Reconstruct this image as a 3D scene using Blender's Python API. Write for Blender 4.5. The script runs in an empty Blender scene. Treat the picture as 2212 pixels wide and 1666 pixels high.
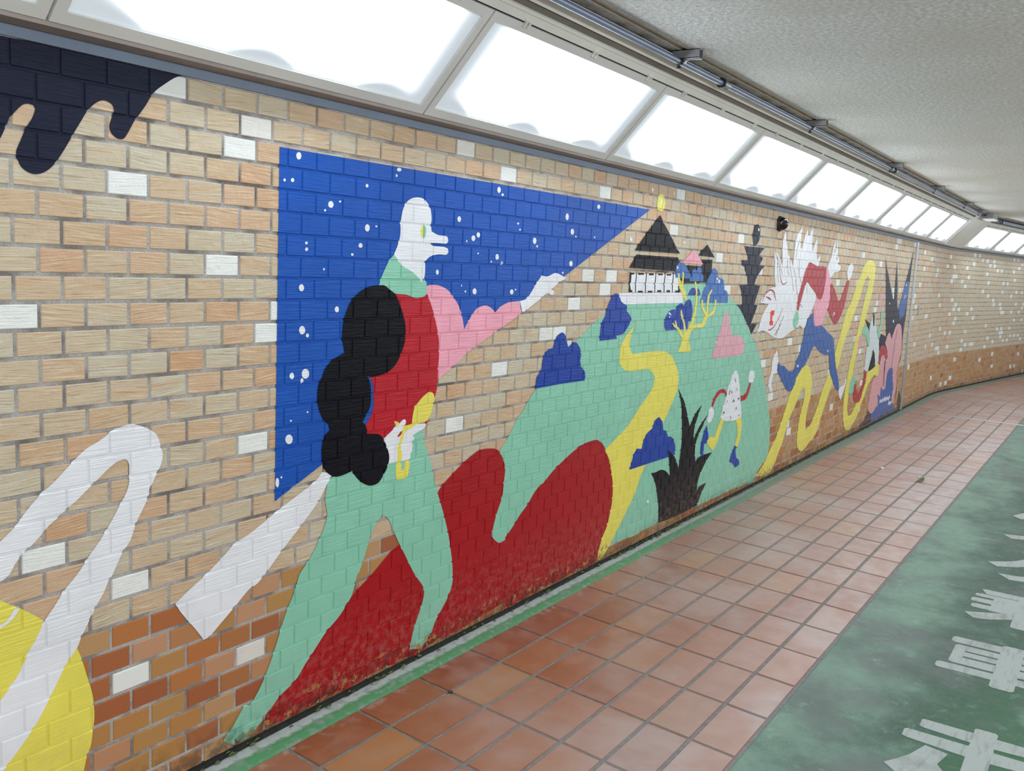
import bpy, bmesh, math, random
import numpy as np
from mathutils import Vector, Matrix
from mathutils.geometry import delaunay_2d_cdt
random.seed(7)
SC = bpy.context.scene
COL = SC.collection

# ------------------------------------------------------------------ camera
F_PX, YAW, PITCH, ROLL = 2001.73, 0.989296, -0.133804, 0.048797
cam_d = bpy.data.cameras.new('camera')
cam_d.sensor_fit = 'HORIZONTAL'; cam_d.sensor_width = 36.0
cam_d.lens = F_PX/2212*36.0
cam_d.clip_start = 0.05; cam_d.clip_end = 200
cam = bpy.data.objects.new('camera', cam_d); COL.objects.link(cam)
fw = Vector((math.sin(YAW)*math.cos(PITCH), math.cos(YAW)*math.cos(PITCH), math.sin(PITCH)))
rt = fw.cross(Vector((0, 0, 1))).normalized(); up = rt.cross(fw)
r2 = rt*math.cos(ROLL)+up*math.sin(ROLL); u2 = up*math.cos(ROLL)-rt*math.sin(ROLL)
cam.matrix_world = Matrix((( r2.x, u2.x, -fw.x, 0.0), (r2.y, u2.y, -fw.y, -2.1045), (r2.z, u2.z, -fw.z, 1.5303), (0, 0, 0, 1)))
SC.camera = cam

# ------------------------------------------------------------------ exposure, world, lamps
SC.view_settings.view_transform = 'Standard'; SC.view_settings.look = 'None'
SC.view_settings.gamma = 1.0; SC.view_settings.use_curve_mapping = False
SC.view_settings.exposure = 0.06
W = bpy.data.worlds.new('world'); SC.world = W; W.use_nodes = True
W.node_tree.nodes['Background'].inputs[0].default_value = (0.85, 0.92, 1.0, 1)
W.node_tree.nodes['Background'].inputs[1].default_value = 1.0
PANEL_L = 10.5         # radiance of the lit ceiling panels
LAMP = (.86, .97, 1.07) # cool white tubes
TUN = 3.73             # tunnel width

# path of the passage: straight, then a soft bend to the right
B0, B1, BA = 13.2, 14.2, 0.148
def M(s, t, z):
    """s along the left wall, t inward from it, z up"""
    if s <= B0: return Vector((s, -t, z))
    n = 12; x, y = B0, 0.0
    e = min(s, B1); k = BA/(B1-B0)
    for i in range(n):
        th = k*((i+.5)/n)*(e-B0); d = (e-B0)/n
        x += math.cos(th)*d; y -= math.sin(th)*d
    th = k*(e-B0)
    if s > B1:
        x += math.cos(th)*(s-B1); y -= math.sin(th)*(s-B1)
    return Vector((x-math.sin(th)*t, y-math.cos(th)*t, z))
def heading(s):
    return -BA*min(max((s-B0)/(B1-B0), 0), 1)

def area(name, loc, size, size_y, normal, up_axis, radiance, color=(1, 1, 1)):
    l = bpy.data.lights.new(name, 'AREA'); l.shape = 'RECTANGLE'; l.size = size; l.size_y = size_y
    l.energy = radiance*math.pi*size*size_y; l.color = color
    o = bpy.data.objects.new(name, l); COL.objects.link(o)
    z = -Vector(normal).normalized(); x = Vector(up_axis).normalized(); y = z.cross(x)
    o.matrix_world = Matrix(((x.x, y.x, z.x, loc[0]), (x.y, y.y, z.y, loc[1]), (x.z, y.z, z.z, loc[2]), (0, 0, 0, 1)))
    return o
# the lit band along the opposite wall, and the rest of this side's band behind the camera
area('lamp_band_opposite', (5.0, -(TUN-.21), 2.14), 18.0, 0.40, (0, .73, -.68), (1, 0, 0), PANEL_L, LAMP)
area('lamp_band_behind', (-2.2, -.21, 2.14), 4.0, 0.40, (0, -.73, -.68), (1, 0, 0), PANEL_L, LAMP)
e = M(18.5, TUN-.21, 2.14)
area('lamp_band_bend', e, 9.0, 0.40, (math.sin(BA)*.73, math.cos(BA)*.73, -.68), (math.cos(BA), -math.sin(BA), 0), PANEL_L*.75, LAMP)

# ------------------------------------------------------------------ helpers
def srgb(r, g, b, k=1.0):
    f = lambda c: ((c/255+.055)/1.055)**2.4 if c > 10 else c/255/12.92
    return (min(f(r)*k, 1), min(f(g)*k, 1), min(f(b)*k, 1), 1)
def new_mat(name):
    m = bpy.data.materials.new(name); m.use_nodes = True
    nt = m.node_tree; return m, nt, nt.nodes['Principled BSDF']
def N(nt, kind, **kw):
    n = nt.nodes.new(kind)
    for k, v in kw.items():
        if k.startswith('i_'): n.inputs[k[2:].replace('_', ' ')].default_value = v
        else: setattr(n, k, v)
    return n
def L(nt, a, b): nt.links.new(a, b)
def ramp(nt, stops, interp='LINEAR'):
    n = nt.nodes.new('ShaderNodeValToRGB'); cr = n.color_ramp; cr.interpolation = interp
    while len(cr.elements) < len(stops): cr.elements.new(.5)
    for e, (p, c) in zip(cr.elements, stops): e.position = p; e.color = c
    return n
def math_n(nt, op, a, b=None, c=None, clamp=False):
    n = nt.nodes.new('ShaderNodeMath'); n.operation = op; n.use_clamp = clamp
    for i, v in enumerate((a, b, c)):
        if v is None: continue
        if isinstance(v, (int, float)): n.inputs[i].default_value = v
        else: nt.links.new(v, n.inputs[i])
    return n.outputs[0]
def maprange(nt, v, a, b, c=0.0, d=1.0, smooth=True):
    n = nt.nodes.new('ShaderNodeMapRange'); n.interpolation_type = 'SMOOTHSTEP' if smooth else 'LINEAR'
    nt.links.new(v, n.inputs[0])
    for i, x in zip((1, 2, 3, 4), (a, b, c, d)): n.inputs[i].default_value = x
    return n.outputs[0]
def mix(nt, fac, a, b, mode='MIX'):
    n = nt.nodes.new('ShaderNodeMix'); n.data_type = 'RGBA'; n.blend_type = mode
    for sock, v in ((n.inputs[0], fac), (n.inputs[6], a), (n.inputs[7], b)):
        if isinstance(v, (int, float)): sock.default_value = v
        elif isinstance(v, tuple): sock.default_value = v
        else: nt.links.new(v, sock)
    return n.outputs[2]
def uvmap(nt, scale, detail=None):
    uv = N(nt, 'ShaderNodeUVMap'); mp = N(nt, 'ShaderNodeMapping'); mp.inputs['Scale'].default_value = scale
    L(nt, uv.outputs[0], mp.inputs[0]); return uv.outputs[0], mp.outputs[0]
def noise(nt, vec, scale=1.0, detail=3.0, rough=.55):
    n = N(nt, 'ShaderNodeTexNoise'); n.inputs['Scale'].default_value = scale
    n.inputs['Detail'].default_value = detail; n.inputs['Roughness'].default_value = rough
    if vec is not None: L(nt, vec, n.inputs['Vector'])
    return n.outputs[0]
def bump(nt, h, dist, strength=1.0, prev=None):
    b = N(nt, 'ShaderNodeBump'); b.inputs['Strength'].default_value = strength; b.inputs['Distance'].default_value = dist
    L(nt, h, b.inputs['Height'])
    if prev is not None: L(nt, prev, b.inputs['Normal'])
    return b.outputs[0]
def objvec(nt, scale=(1, 1, 1)):
    tc = N(nt, 'ShaderNodeTexCoord'); mp = N(nt, 'ShaderNodeMapping'); mp.inputs['Scale'].default_value = scale
    L(nt, tc.outputs['Object'], mp.inputs[0]); return mp.outputs[0]
def sepuv(nt):
    uv = N(nt, 'ShaderNodeUVMap'); sp = N(nt, 'ShaderNodeSeparateXYZ'); L(nt, uv.outputs[0], sp.inputs[0]); return sp.outputs[0], sp.outputs[1]

class MB:
    """collects polygons with per-face material, uv and float attributes, and links them as one mesh object"""
    def __init__(s): s.v = []; s.f = []; s.m = []; s.uv = []; s.at = []
    def face(s, pts, m=0, uv=None, at=None):
        i = len(s.v); s.v += [tuple(p) for p in pts]; s.f.append(tuple(range(i, i+len(pts)))); s.m.append(m)
        s.uv.append(uv or [(0, 0)]*len(pts)); s.at.append(at or {})
    def box(s, a, b, m=0, fn=None):
        (x0, y0, z0), (x1, y1, z1) = a, b
        c = [(x0, y0, z0), (x1, y0, z0), (x1, y1, z0), (x0, y1, z0), (x0, y0, z1), (x1, y0, z1), (x1, y1, z1), (x0, y1, z1)]
        if fn: c = [fn(*p) for p in c]
        for q in ((0, 3, 2, 1), (4, 5, 6, 7), (0, 1, 5, 4), (1, 2, 6, 5), (2, 3, 7, 6), (3, 0, 4, 7)): s.face([c[i] for i in q], m)
    def sbox(s, s0, s1, t0, t1, z0, z1, m=0): s.box((s0, t0, z0), (s1, t1, z1), m, M)
    def tube(s, pts, r, m=0, n=12, cap=True):
        rings = []
        for k, p in enumerate(pts):
            p = Vector(p); d = (Vector(pts[min(k+1, len(pts)-1)])-Vector(pts[max(k-1, 0)])).normalized()
            a = d.orthogonal().normalized() if abs(d.z) > .9 else Vector((0, 0, 1)).cross(d).normalized()
            b = d.cross(a); rr = r[k] if isinstance(r, (list, tuple)) else r
            rings.append([p+a*math.cos(2*math.pi*i/n)*rr+b*math.sin(2*math.pi*i/n)*rr for i in range(n)])
        for A, B in zip(rings, rings[1:]):
            for i in range(n): s.face([A[i], A[(i+1) % n], B[(i+1) % n], B[i]], m)
        if cap: s.face(rings[0][::-1], m); s.face(rings[-1], m)
    def build(s, name, mats, parent=None, smooth=False, merge=False):
        me = bpy.data.meshes.new(name); me.from_pydata(s.v, [], s.f)
        for m in (mats if isinstance(mats, (list, tuple)) else [mats]): me.materials.append(m)
        me.polygons.foreach_set('material_index', s.m)
        uvl = me.uv_layers.new(name='UVMap'); flat = []
        for u in s.uv:
            for a in u: flat += [a[0], a[1]]
        uvl.data.foreach_set('uv', flat)
        keys = set(k for a in s.at for k in a)
        for k in keys:
            at = me.attributes.new(k, 'FLOAT', 'FACE'); at.data.foreach_set('value', [float(a.get(k, 0)) for a in s.at])
        if smooth: me.polygons.foreach_set('use_smooth', [True]*len(me.polygons))
        if merge:
            bm = bmesh.new(); bm.from_mesh(me); bmesh.ops.remove_doubles(bm, verts=bm.verts, dist=1e-5)
            bmesh.ops.recalc_face_normals(bm, faces=bm.faces); bm.to_mesh(me); bm.free()
        me.update()
        o = bpy.data.objects.new(name, me); COL.objects.link(o)
        if parent: o.parent = parent; o.matrix_parent_inverse = parent.matrix_basis.inverted()
        return o
def tag(o, label, cat, group=None, kind=None):
    if label: o['label'] = label
    if cat: o['category'] = cat
    if group: o['group'] = group
    if kind: o['kind'] = kind
    return o
def empty(name, loc, rz=0.0):
    o = bpy.data.objects.new(name, None); o.empty_display_size = .1; o.location = loc; o.rotation_euler = (0, 0, rz); COL.objects.link(o); return o
def struct(o): o['kind'] = 'structure'; return o

# ------------------------------------------------------------------ materials
def plain(name, col, rough=.5, metal=0.0, nscale=None, namt=.15, bscale=None, bdist=.001, spec=.5):
    m, nt, p = new_mat(name)
    p.inputs['Base Color'].default_value = col; p.inputs['Roughness'].default_value = rough; p.inputs['Metallic'].default_value = metal
    p.inputs['Specular IOR Level'].default_value = spec
    if nscale:
        h = noise(nt, objvec(nt), nscale, 4)
        r = ramp(nt, [(.3, (1-namt, 1-namt, 1-namt, 1)), (.7, (1+namt, 1+namt, 1+namt, 1))]); L(nt, h, r.inputs[0])
        L(nt, mix(nt, 1.0, col, r.outputs[0], 'MULTIPLY'), p.inputs['Base Color'])
    if bscale: L(nt, bump(nt, noise(nt, objvec(nt), bscale, 3), bdist), p.inputs['Normal'])
    return m

def brick_material():
    m, nt, p = new_mat('striped_wall_tile')
    def attr(n):
        a = N(nt, 'ShaderNodeAttribute'); a.attribute_name = n; return a.outputs['Fac']
    rnd, rn2, low, wht = attr('rnd'), attr('rnd2'), attr('low'), attr('white')
    uv = N(nt, 'ShaderNodeUVMap').outputs[0]
    off = N(nt, 'ShaderNodeCombineXYZ'); L(nt, math_n(nt, 'MULTIPLY', rnd, 57.0), off.inputs[0]); L(nt, math_n(nt, 'MULTIPLY', rn2, 31.0), off.inputs[1])
    # a slight slope of the wire-cut scratches differs from tile to tile
    sp = N(nt, 'ShaderNodeSeparateXYZ'); L(nt, uv, sp.inputs[0])
    slope = math_n(nt, 'MULTIPLY', math_n(nt, 'SUBTRACT', rn2, .5), .22)
    y = math_n(nt, 'MULTIPLY_ADD', sp.outputs[0], slope, sp.outputs[1])
    cb = N(nt, 'ShaderNodeCombineXYZ'); L(nt, sp.outputs[0], cb.inputs[0]); L(nt, y, cb.inputs[1])
    v1 = N(nt, 'ShaderNodeVectorMath', operation='ADD'); L(nt, cb.outputs[0], v1.inputs[0]); L(nt, off.outputs[0], v1.inputs[1])
    mp = N(nt, 'ShaderNodeMapping'); mp.inputs['Scale'].default_value = (9, 190, 1); L(nt, v1.outputs[0], mp.inputs[0])
    mp2 = N(nt, 'ShaderNodeMapping'); mp2.inputs['Scale'].default_value = (5, 55, 1); L(nt, v1.outputs[0], mp2.inputs[0])
    st = noise(nt, mp.outputs[0], 1.0, 3, .6); broad = noise(nt, mp2.outputs[0], 1.0, 2, .5)
    base = ramp(nt, [(0, srgb(188, 178, 156)), (.3, srgb(190, 174, 148)), (.55, srgb(192, 168, 138)), (.78, srgb(192, 163, 131)), (.92, srgb(196, 163, 132)), (1, srgb(191, 149, 112))])
    L(nt, rnd, base.inputs[0])
    warm = mix(nt, maprange(nt, broad, .5, .75, 0, .6), base.outputs[0], srgb(192, 150, 106))
    pale = mix(nt, maprange(nt, st, .55, .72, 0, .7), warm, srgb(218, 204, 174))
    up_c = mix(nt, maprange(nt, st, .44, .28, 0, .6), pale, srgb(146, 112, 78))
    lowr = ramp(nt, [(0, srgb(176, 132, 76)), (.3, srgb(178, 124, 68)), (.55, srgb(178, 108, 56)), (.72, srgb(154, 84, 50)), (.85, srgb(174, 114, 64)), (.93, srgb(188, 140, 106)), (1, srgb(180, 140, 90))])
    L(nt, rn2, lowr.inputs[0])
    fine = noise(nt, uv, 700, 2)
    lo_c = mix(nt, 1.0, lowr.outputs[0], ramp_out(nt, fine, .35, .7, .75, 1.15), 'MULTIPLY')
    c = mix(nt, low, up_c, lo_c)
    whc = mix(nt, maprange(nt, st, .6, .75, 0, .3), srgb(222, 222, 216), srgb(190, 188, 178))
    c = mix(nt, wht, c, whc)
    dk = noise(nt, uv, 5.0, 4)
    c = mix(nt, maprange(nt, dk, .62, .8, 0, .2), c, srgb(120, 105, 85))
    grime = math_n(nt, 'MULTIPLY', maprange(nt, sp.outputs[1], .16, .02, 0, 1), maprange(nt, noise(nt, uv, 28, 4), .35, .6, 0, 1))
    c = mix(nt, math_n(nt, 'MULTIPLY', grime, .75), c, srgb(62, 52, 38))
    L(nt, c, p.inputs['Base Color'])
    p.inputs['Roughness'].default_value = .55
    hb = math_n(nt, 'MULTIPLY', math_n(nt, 'MULTIPLY', st, maprange(nt, noise(nt, v1.outputs[0], 26, 3), .3, .65, .35, 1.3)), math_n(nt, 'MULTIPLY_ADD', low, -.85, 1.0))
    L(nt, bump(nt, hb, .0024, .9), p.inputs['Normal'])
    return m
def ramp_out(nt, v, a, b, lo, hi):
    r = ramp(nt, [(a, (lo, lo, lo, 1)), (b, (hi, hi, hi, 1))]); L(nt, v, r.inputs[0]); return r.outputs[0]
def mortar_material():
    m, nt, p = new_mat('grey_mortar')
    uv, _ = uvmap(nt, (1, 1, 1))
    a = noise(nt, uv, 9, 4); b = noise(nt, uv, 160, 3)
    c = mix(nt, maprange(nt, a, .42, .66), srgb(172, 168, 164), srgb(124, 119, 117))
    c = mix(nt, maprange(nt, noise(nt, uv, 3.1, 5), .58, .7, 0, .75), c, srgb(62, 55, 52))
    L(nt, mix(nt, 1.0, c, ramp_out(nt, b, .3, .7, .8, 1.15), 'MULTIPLY'), p.inputs['Base Color'])
    p.inputs['Roughness'].default_value = .85
    L(nt, bump(nt, b, .002), p.inputs['Normal']); return m
PAINT = {'navyblack': (34, 37, 54), 'yellow': (226, 214, 92), 'yellow2': (222, 216, 100), 'white': (226, 226, 229), 'white2': (206, 212, 212), 'blue': (24, 80, 168), 'blue2': (22, 62, 152),
 'blue3': (62, 106, 172), 'blue4': (52, 92, 158), 'mint': (134, 194, 168), 'mint2': (132, 190, 150), 'red': (160, 20, 28), 'red2': (178, 28, 42), 'red3': (172, 50, 58), 'pink': (232, 158, 176), 'pink2': (216, 160, 170),
 'pink3': (214, 156, 160), 'black': (18, 18, 25), 'navy': (40, 46, 80), 'maroon': (112, 62, 66), 'purple': (86, 66, 120), 'sooty': (62, 58, 58), 'red4': (218, 56, 48), 'paleyellow': (230, 226, 160)}
def paint_material(name):
    col = srgb(*PAINT[name], .98)
    m, nt, p = new_mat('mural_paint_'+name)
    uv, v = uvmap(nt, (9, 170, 1))
    st = noise(nt, v, 1.0, 3, .6); sp = N(nt, 'ShaderNodeSeparateXYZ'); L(nt, uv, sp.inputs[0])
    big = noise(nt, uv, 6, 3)
    c = mix(nt, 1.0, col, ramp_out(nt, big, .3, .7, .94, 1.05), 'MULTIPLY')
    wear = math_n(nt, 'MULTIPLY', maprange(nt, sp.outputs[1], .42, .05, 0, 1), maprange(nt, noise(nt, uv, 34, 6, .68), .42, .66, 0, 1))
    c = mix(nt, math_n(nt, 'MULTIPLY', wear, .26), c, srgb(170, 140, 128))
    dirt = math_n(nt, 'MULTIPLY', maprange(nt, sp.outputs[1], .13, .02, 0, 1), maprange(nt, noise(nt, uv, 30, 4), .4, .6, 0, 1))
    c = mix(nt, math_n(nt, 'MULTIPLY', dirt, .8), c, srgb(48, 42, 30))
    flake = math_n(nt, 'MULTIPLY', maprange(nt, sp.outputs[1], .125, .085, 0, 1), maprange(nt, noise(nt, uv, 24, 6, .65), .565, .60, 0, 1))
    c = mix(nt, flake, c, mix(nt, noise(nt, uv, 60, 2), srgb(176, 118, 52), srgb(150, 124, 92)))
    L(nt, c, p.inputs['Base Color']); p.inputs['Roughness'].default_value = .3; p.inputs['Specular IOR Level'].default_value = .08 if name in ('black', 'navyblack', 'sooty') else .16 if name[:3] in ('red', 'blu') else .28
    rel = math_n(nt, 'MULTIPLY_ADD', maprange(nt, sp.outputs[1], .52, .56, 0, 1), .75, .25)     # lower courses are smooth tiles
    L(nt, bump(nt, math_n(nt, 'MULTIPLY', st, rel), .0026, .9), p.inputs['Normal'])
    return m
M_BRICK, M_MORTAR = brick_material(), mortar_material()
M_PAINT = {k: paint_material(k) for k in PAINT}

def tile_material():
    m, nt, p = new_mat('terracotta_floor_tile')
    a = N(nt, 'ShaderNodeAttribute'); a.attribute_name = 'rnd'; b = N(nt, 'ShaderNodeAttribute'); b.attribute_name = 'rnd2'
    uv, _ = uvmap(nt, (1, 1, 1))
    r = ramp(nt, [(0, srgb(126, 66, 38)), (.3, srgb(138, 80, 48)), (.55, srgb(144, 88, 54)), (.8, srgb(140, 86, 64)), (.93, srgb(154, 104, 58)), (1, srgb(120, 66, 48))]); L(nt, a.outputs['Fac'], r.inputs[0])
    of = N(nt, 'ShaderNodeVectorMath', operation='ADD'); L(nt, uv, of.inputs[0]); cb = N(nt, 'ShaderNodeCombineXYZ'); L(nt, math_n(nt, 'MULTIPLY', b.outputs['Fac'], 40.0), cb.inputs[0]); L(nt, cb.outputs[0], of.inputs[1])
    n1 = noise(nt, of.outputs[0], 7, 3)
    c = mix(nt, maprange(nt, n1, .45, .75, 0, .5), r.outputs[0], srgb(154, 106, 78))
    n2 = noise(nt, uv, 1.3, 5, .6)
    spv = N(nt, 'ShaderNodeSeparateXYZ'); L(nt, uv, spv.inputs[0])
    sheen_wear = math_n(nt, 'MAXIMUM', maprange(nt, spv.outputs[1], .35, 1.15, .0, .38), maprange(nt, spv.outputs[0], 2.6, 5.5, .0, .44))   # pale floor sheen put into the colour, plus dusty wear where people walk
    c = mix(nt, math_n(nt, 'ADD', sheen_wear, maprange(nt, n2, .46, .62, 0, .34)), c, srgb(158, 142, 136))
    sp = N(nt, 'ShaderNodeSeparateXYZ'); L(nt, uv, sp.inputs[0])
    chalk = math_n(nt, 'MULTIPLY', maprange(nt, sp.outputs[1], .16, .07, 0, 1), maprange(nt, noise(nt, uv, 22, 5), .5, .68, 0, 1))
    c = mix(nt, math_n(nt, 'MULTIPLY', chalk, .6), c, srgb(166, 160, 156))
    spk = noise(nt, uv, 120, 1); c = mix(nt, maprange(nt, spk, .78, .82, 0, .7), c, srgb(70, 50, 44))
    L(nt, c, p.inputs['Base Color'])
    L(nt, maprange(nt, noise(nt, uv, 10, 4), .3, .7, .34, .5), p.inputs['Roughness'])
    L(nt, bump(nt, n1, .0015, .4, bump(nt, noise(nt, uv, 3, 2), .004, .3)), p.inputs['Normal']); return m
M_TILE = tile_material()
M_GROUT = plain('floor_grout', srgb(112, 110, 106), .85, 0, 40, .2, 300, .001)
def green_material():
    m, nt, p = new_mat('green_floor_paint')
    uv, _ = uvmap(nt, (1, 1, 1)); sp = N(nt, 'ShaderNodeSeparateXYZ'); L(nt, uv, sp.inputs[0])
    edge = maprange(nt, math_n(nt, 'ABSOLUTE', math_n(nt, 'SUBTRACT', sp.outputs[1], TUN/2)), .55, .0, 0, 1)      # paint is worn to a pale haze near the tiles, fresher in the lane centre
    near = maprange(nt, sp.outputs[0], 4.6, 2.9, 0, 1)
    n1 = noise(nt, uv, 3.2, 7, .66); n2 = noise(nt, uv, 24, 6, .7); n4 = noise(nt, uv, 140, 4, .7)
    w = math_n(nt, 'ADD', math_n(nt, 'MULTIPLY', n1, .75), math_n(nt, 'MULTIPLY', n2, .35))
    w = math_n(nt, 'ADD', math_n(nt, 'SUBTRACT', w, math_n(nt, 'MULTIPLY', edge, .22)), math_n(nt, 'MULTIPLY', math_n(nt, 'SUBTRACT', n4, .5), .22))
    fresh = math_n(nt, 'MULTIPLY', maprange(nt, sp.outputs[1], 1.55, 1.95, 0, 1), near)
    base = mix(nt, fresh, srgb(48, 74, 58), srgb(28, 84, 44))
    c = mix(nt, maprange(nt, w, .36, .62), base, srgb(98, 124, 106))
    grey = math_n(nt, 'MULTIPLY', maprange(nt, noise(nt, uv, 1.7, 7, .65), .47, .63, 0, .75), math_n(nt, 'SUBTRACT', 1.0, fresh))
    c = mix(nt, grey, c, srgb(84, 90, 85))
    c = mix(nt, maprange(nt, noise(nt, uv, 9, 7, .72), .56, .72, 0, .6), c, srgb(122, 152, 130))
    c = mix(nt, maprange(nt, n4, .62, .74, 0, .35), c, srgb(46, 58, 50))
    L(nt, c, p.inputs['Base Color'])
    L(nt, maprange(nt, n2, .3, .7, .45, .65), p.inputs['Roughness'])
    L(nt, bump(nt, noise(nt, uv, 110, 4), .0022, .8), p.inputs['Normal']); return m
M_GREEN = green_material()
def kerb_material():
    m, nt, p = new_mat('worn_white_green_kerb')
    uv, v = uvmap(nt, (5, 40, 1)); sp = N(nt, 'ShaderNodeSeparateXYZ'); L(nt, uv, sp.inputs[0])
    n1 = noise(nt, v, 1.0, 4); n2 = noise(nt, uv, 26, 5)
    t = math_n(nt, 'MULTIPLY_ADD', math_n(nt, 'SUBTRACT', n2, .5), .045, sp.outputs[1])
    c = mix(nt, maprange(nt, t, .034, .052), srgb(158, 162, 156), srgb(66, 122, 76))
    c = mix(nt, maprange(nt, n2, .48, .66, 0, .75), c, srgb(122, 130, 120))
    far = maprange(nt, sp.outputs[0], 4.0, 7.5, 0, .85)     # the paint is worn off and grimy further along
    c = mix(nt, far, c, mix(nt, n2, srgb(74, 86, 72), srgb(110, 114, 102)))
    c = mix(nt, math_n(nt, 'MULTIPLY', maprange(nt, t, .012, .0), maprange(nt, n1, .4, .6)), c, srgb(40, 38, 32))
    L(nt, c, p.inputs['Base Color']); p.inputs['Roughness'].default_value = .6
    L(nt, bump(nt, n2, .004, .5), p.inputs['Normal']); return m
M_KERB = kerb_material()
def concrete_material():
    m, nt, p = new_mat('rough_sprayed_concrete')
    uv, _ = uvmap(nt, (1, 1, 1)); sp = N(nt, 'ShaderNodeSeparateXYZ'); L(nt, uv, sp.inputs[0])
    g = noise(nt, uv, 55, 5, .65); b = noise(nt, uv, 2.2, 5); 
    c = mix(nt, maprange(nt, g, .36, .68), srgb(200, 202, 194), srgb(240, 241, 236))
    c = mix(nt, maprange(nt, b, .4, .7, 0, .45), c, srgb(208, 204, 190))
    rust = math_n(nt, 'MULTIPLY', maprange(nt, sp.outputs[1], .475, .42), maprange(nt, noise(nt, uv, 7, 5), .4, .62))
    c = mix(nt, math_n(nt, 'MULTIPLY', rust, .8), c, srgb(140, 124, 106))
    L(nt, c, p.inputs['Base Color']); p.inputs['Roughness'].default_value = .9
    rough = maprange(nt, sp.outputs[0], 9.0, 4.0, .25, 1.0)
    h = math_n(nt, 'MULTIPLY', g, rough)
    L(nt, bump(nt, h, .03, .9), p.inputs['Normal']); return m
M_CONC = concrete_material()
M_GROOVE = plain('stained_groove', srgb(156, 142, 124), .8, 0, 9, .2)
M_FRAME = plain('light_grey_frame_paint', srgb(206, 205, 200), .42, 0, 3, .05)
M_STRIP = plain('aged_white_sheet_metal', srgb(214, 213, 204), .45, 0, 5, .06)
M_STRIPDK = plain('brown_recess', srgb(104, 96, 86), .6, 0, 6, .15)
M_JOINT = plain('dark_joint', srgb(48, 48, 46), .8, 0, 30, .3)
M_BAND = plain('grey_blue_paint', srgb(104, 116, 134), .5, 0, 6, .1, 60, .001)
M_SOFFIT = plain('brown_soffit', srgb(150, 138, 132), .6, 0, 5, .15)
M_PIPE = plain('grey_blue_conduit', srgb(116, 126, 146), .35, .3, 8, .08)
M_DARK = plain('dark_steel', srgb(52, 52, 54), .45, .5, 20, .2)
M_GALV = plain('galvanised_steel', srgb(150, 150, 152), .4, .5, 15, .15)
M_ALU = plain('brushed_aluminium', srgb(186, 188, 190), .3, .75, 12, .08)
M_TIE = plain('white_plastic', srgb(220, 218, 214), .5)
M_GAPSHADE = plain('black_gap_shade_and_grime', srgb(22, 22, 18), .9, 0, 25, .5, 60, .006)
M_MOSS = plain('dark_moss', srgb(66, 76, 34), .95, 0, 40, .6, 90, .004)
M_GLASSY = plain('black_purple_dome', srgb(24, 16, 22), .12, 0)
M_WHITEFLOOR = None
def marking_material():
    m, nt, p = new_mat('worn_white_road_paint')
    uv, v = uvmap(nt, (4, 26, 1))
    n1 = noise(nt, v, 1.6, 6, .65); n2 = noise(nt, uv, 5, 4); n3 = noise(nt, uv, 70, 3)
    c = mix(nt, maprange(nt, n1, .5, .68, 0, .7), srgb(148, 153, 147), srgb(110, 112, 110))
    c = mix(nt, maprange(nt, n2, .55, .7, 0, .5), c, srgb(112, 114, 112))
    c = mix(nt, maprange(nt, n3, .64, .72, 0, .5), c, srgb(96, 102, 96))
    L(nt, c, p.inputs['Base Color']); p.inputs['Roughness'].default_value = .55
    L(nt, bump(nt, n3, .001, .5), p.inputs['Normal']); return m
M_MARK = marking_material()
def diffuser_material():
    m, nt, p = new_mat('glowing_white_diffuser')
    u, v = sepuv(nt)      # u along the panel in metres, v across 0..1; the lamps behind stop short of the ends
    a = N(nt, 'ShaderNodeAttribute'); a.attribute_name = 'len'
    endd = math_n(nt, 'MINIMUM', u, math_n(nt, 'SUBTRACT', a.outputs['Fac'], u))
    e1 = maprange(nt, endd, -.01, .24)
    wav = math_n(nt, 'MAXIMUM', math_n(nt, 'SINE', math_n(nt, 'MULTIPLY_ADD', u, 13.0, .6)), 0.0)
    lowd = math_n(nt, 'SUBTRACT', v, math_n(nt, 'MULTIPLY', wav, .09))
    e2 = maprange(nt, lowd, -.03, .16)
    e3 = maprange(nt, math_n(nt, 'SUBTRACT', 1.0, v), -.02, .05)
    f = math_n(nt, 'MULTIPLY', math_n(nt, 'MULTIPLY', e1, e2), e3)
    f = math_n(nt, 'POWER', f, 2.2)
    L(nt, math_n(nt, 'MULTIPLY_ADD', f, PANEL_L*1.12-.22, .22), p.inputs['Emission Strength'])
    p.inputs['Emission Color'].default_value = LAMP+(1,)
    p.inputs['Base Color'].default_value = (.62, .66, .7, 1); p.inputs['Roughness'].default_value = .4
    return m
M_DIFF = diffuser_material()

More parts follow.
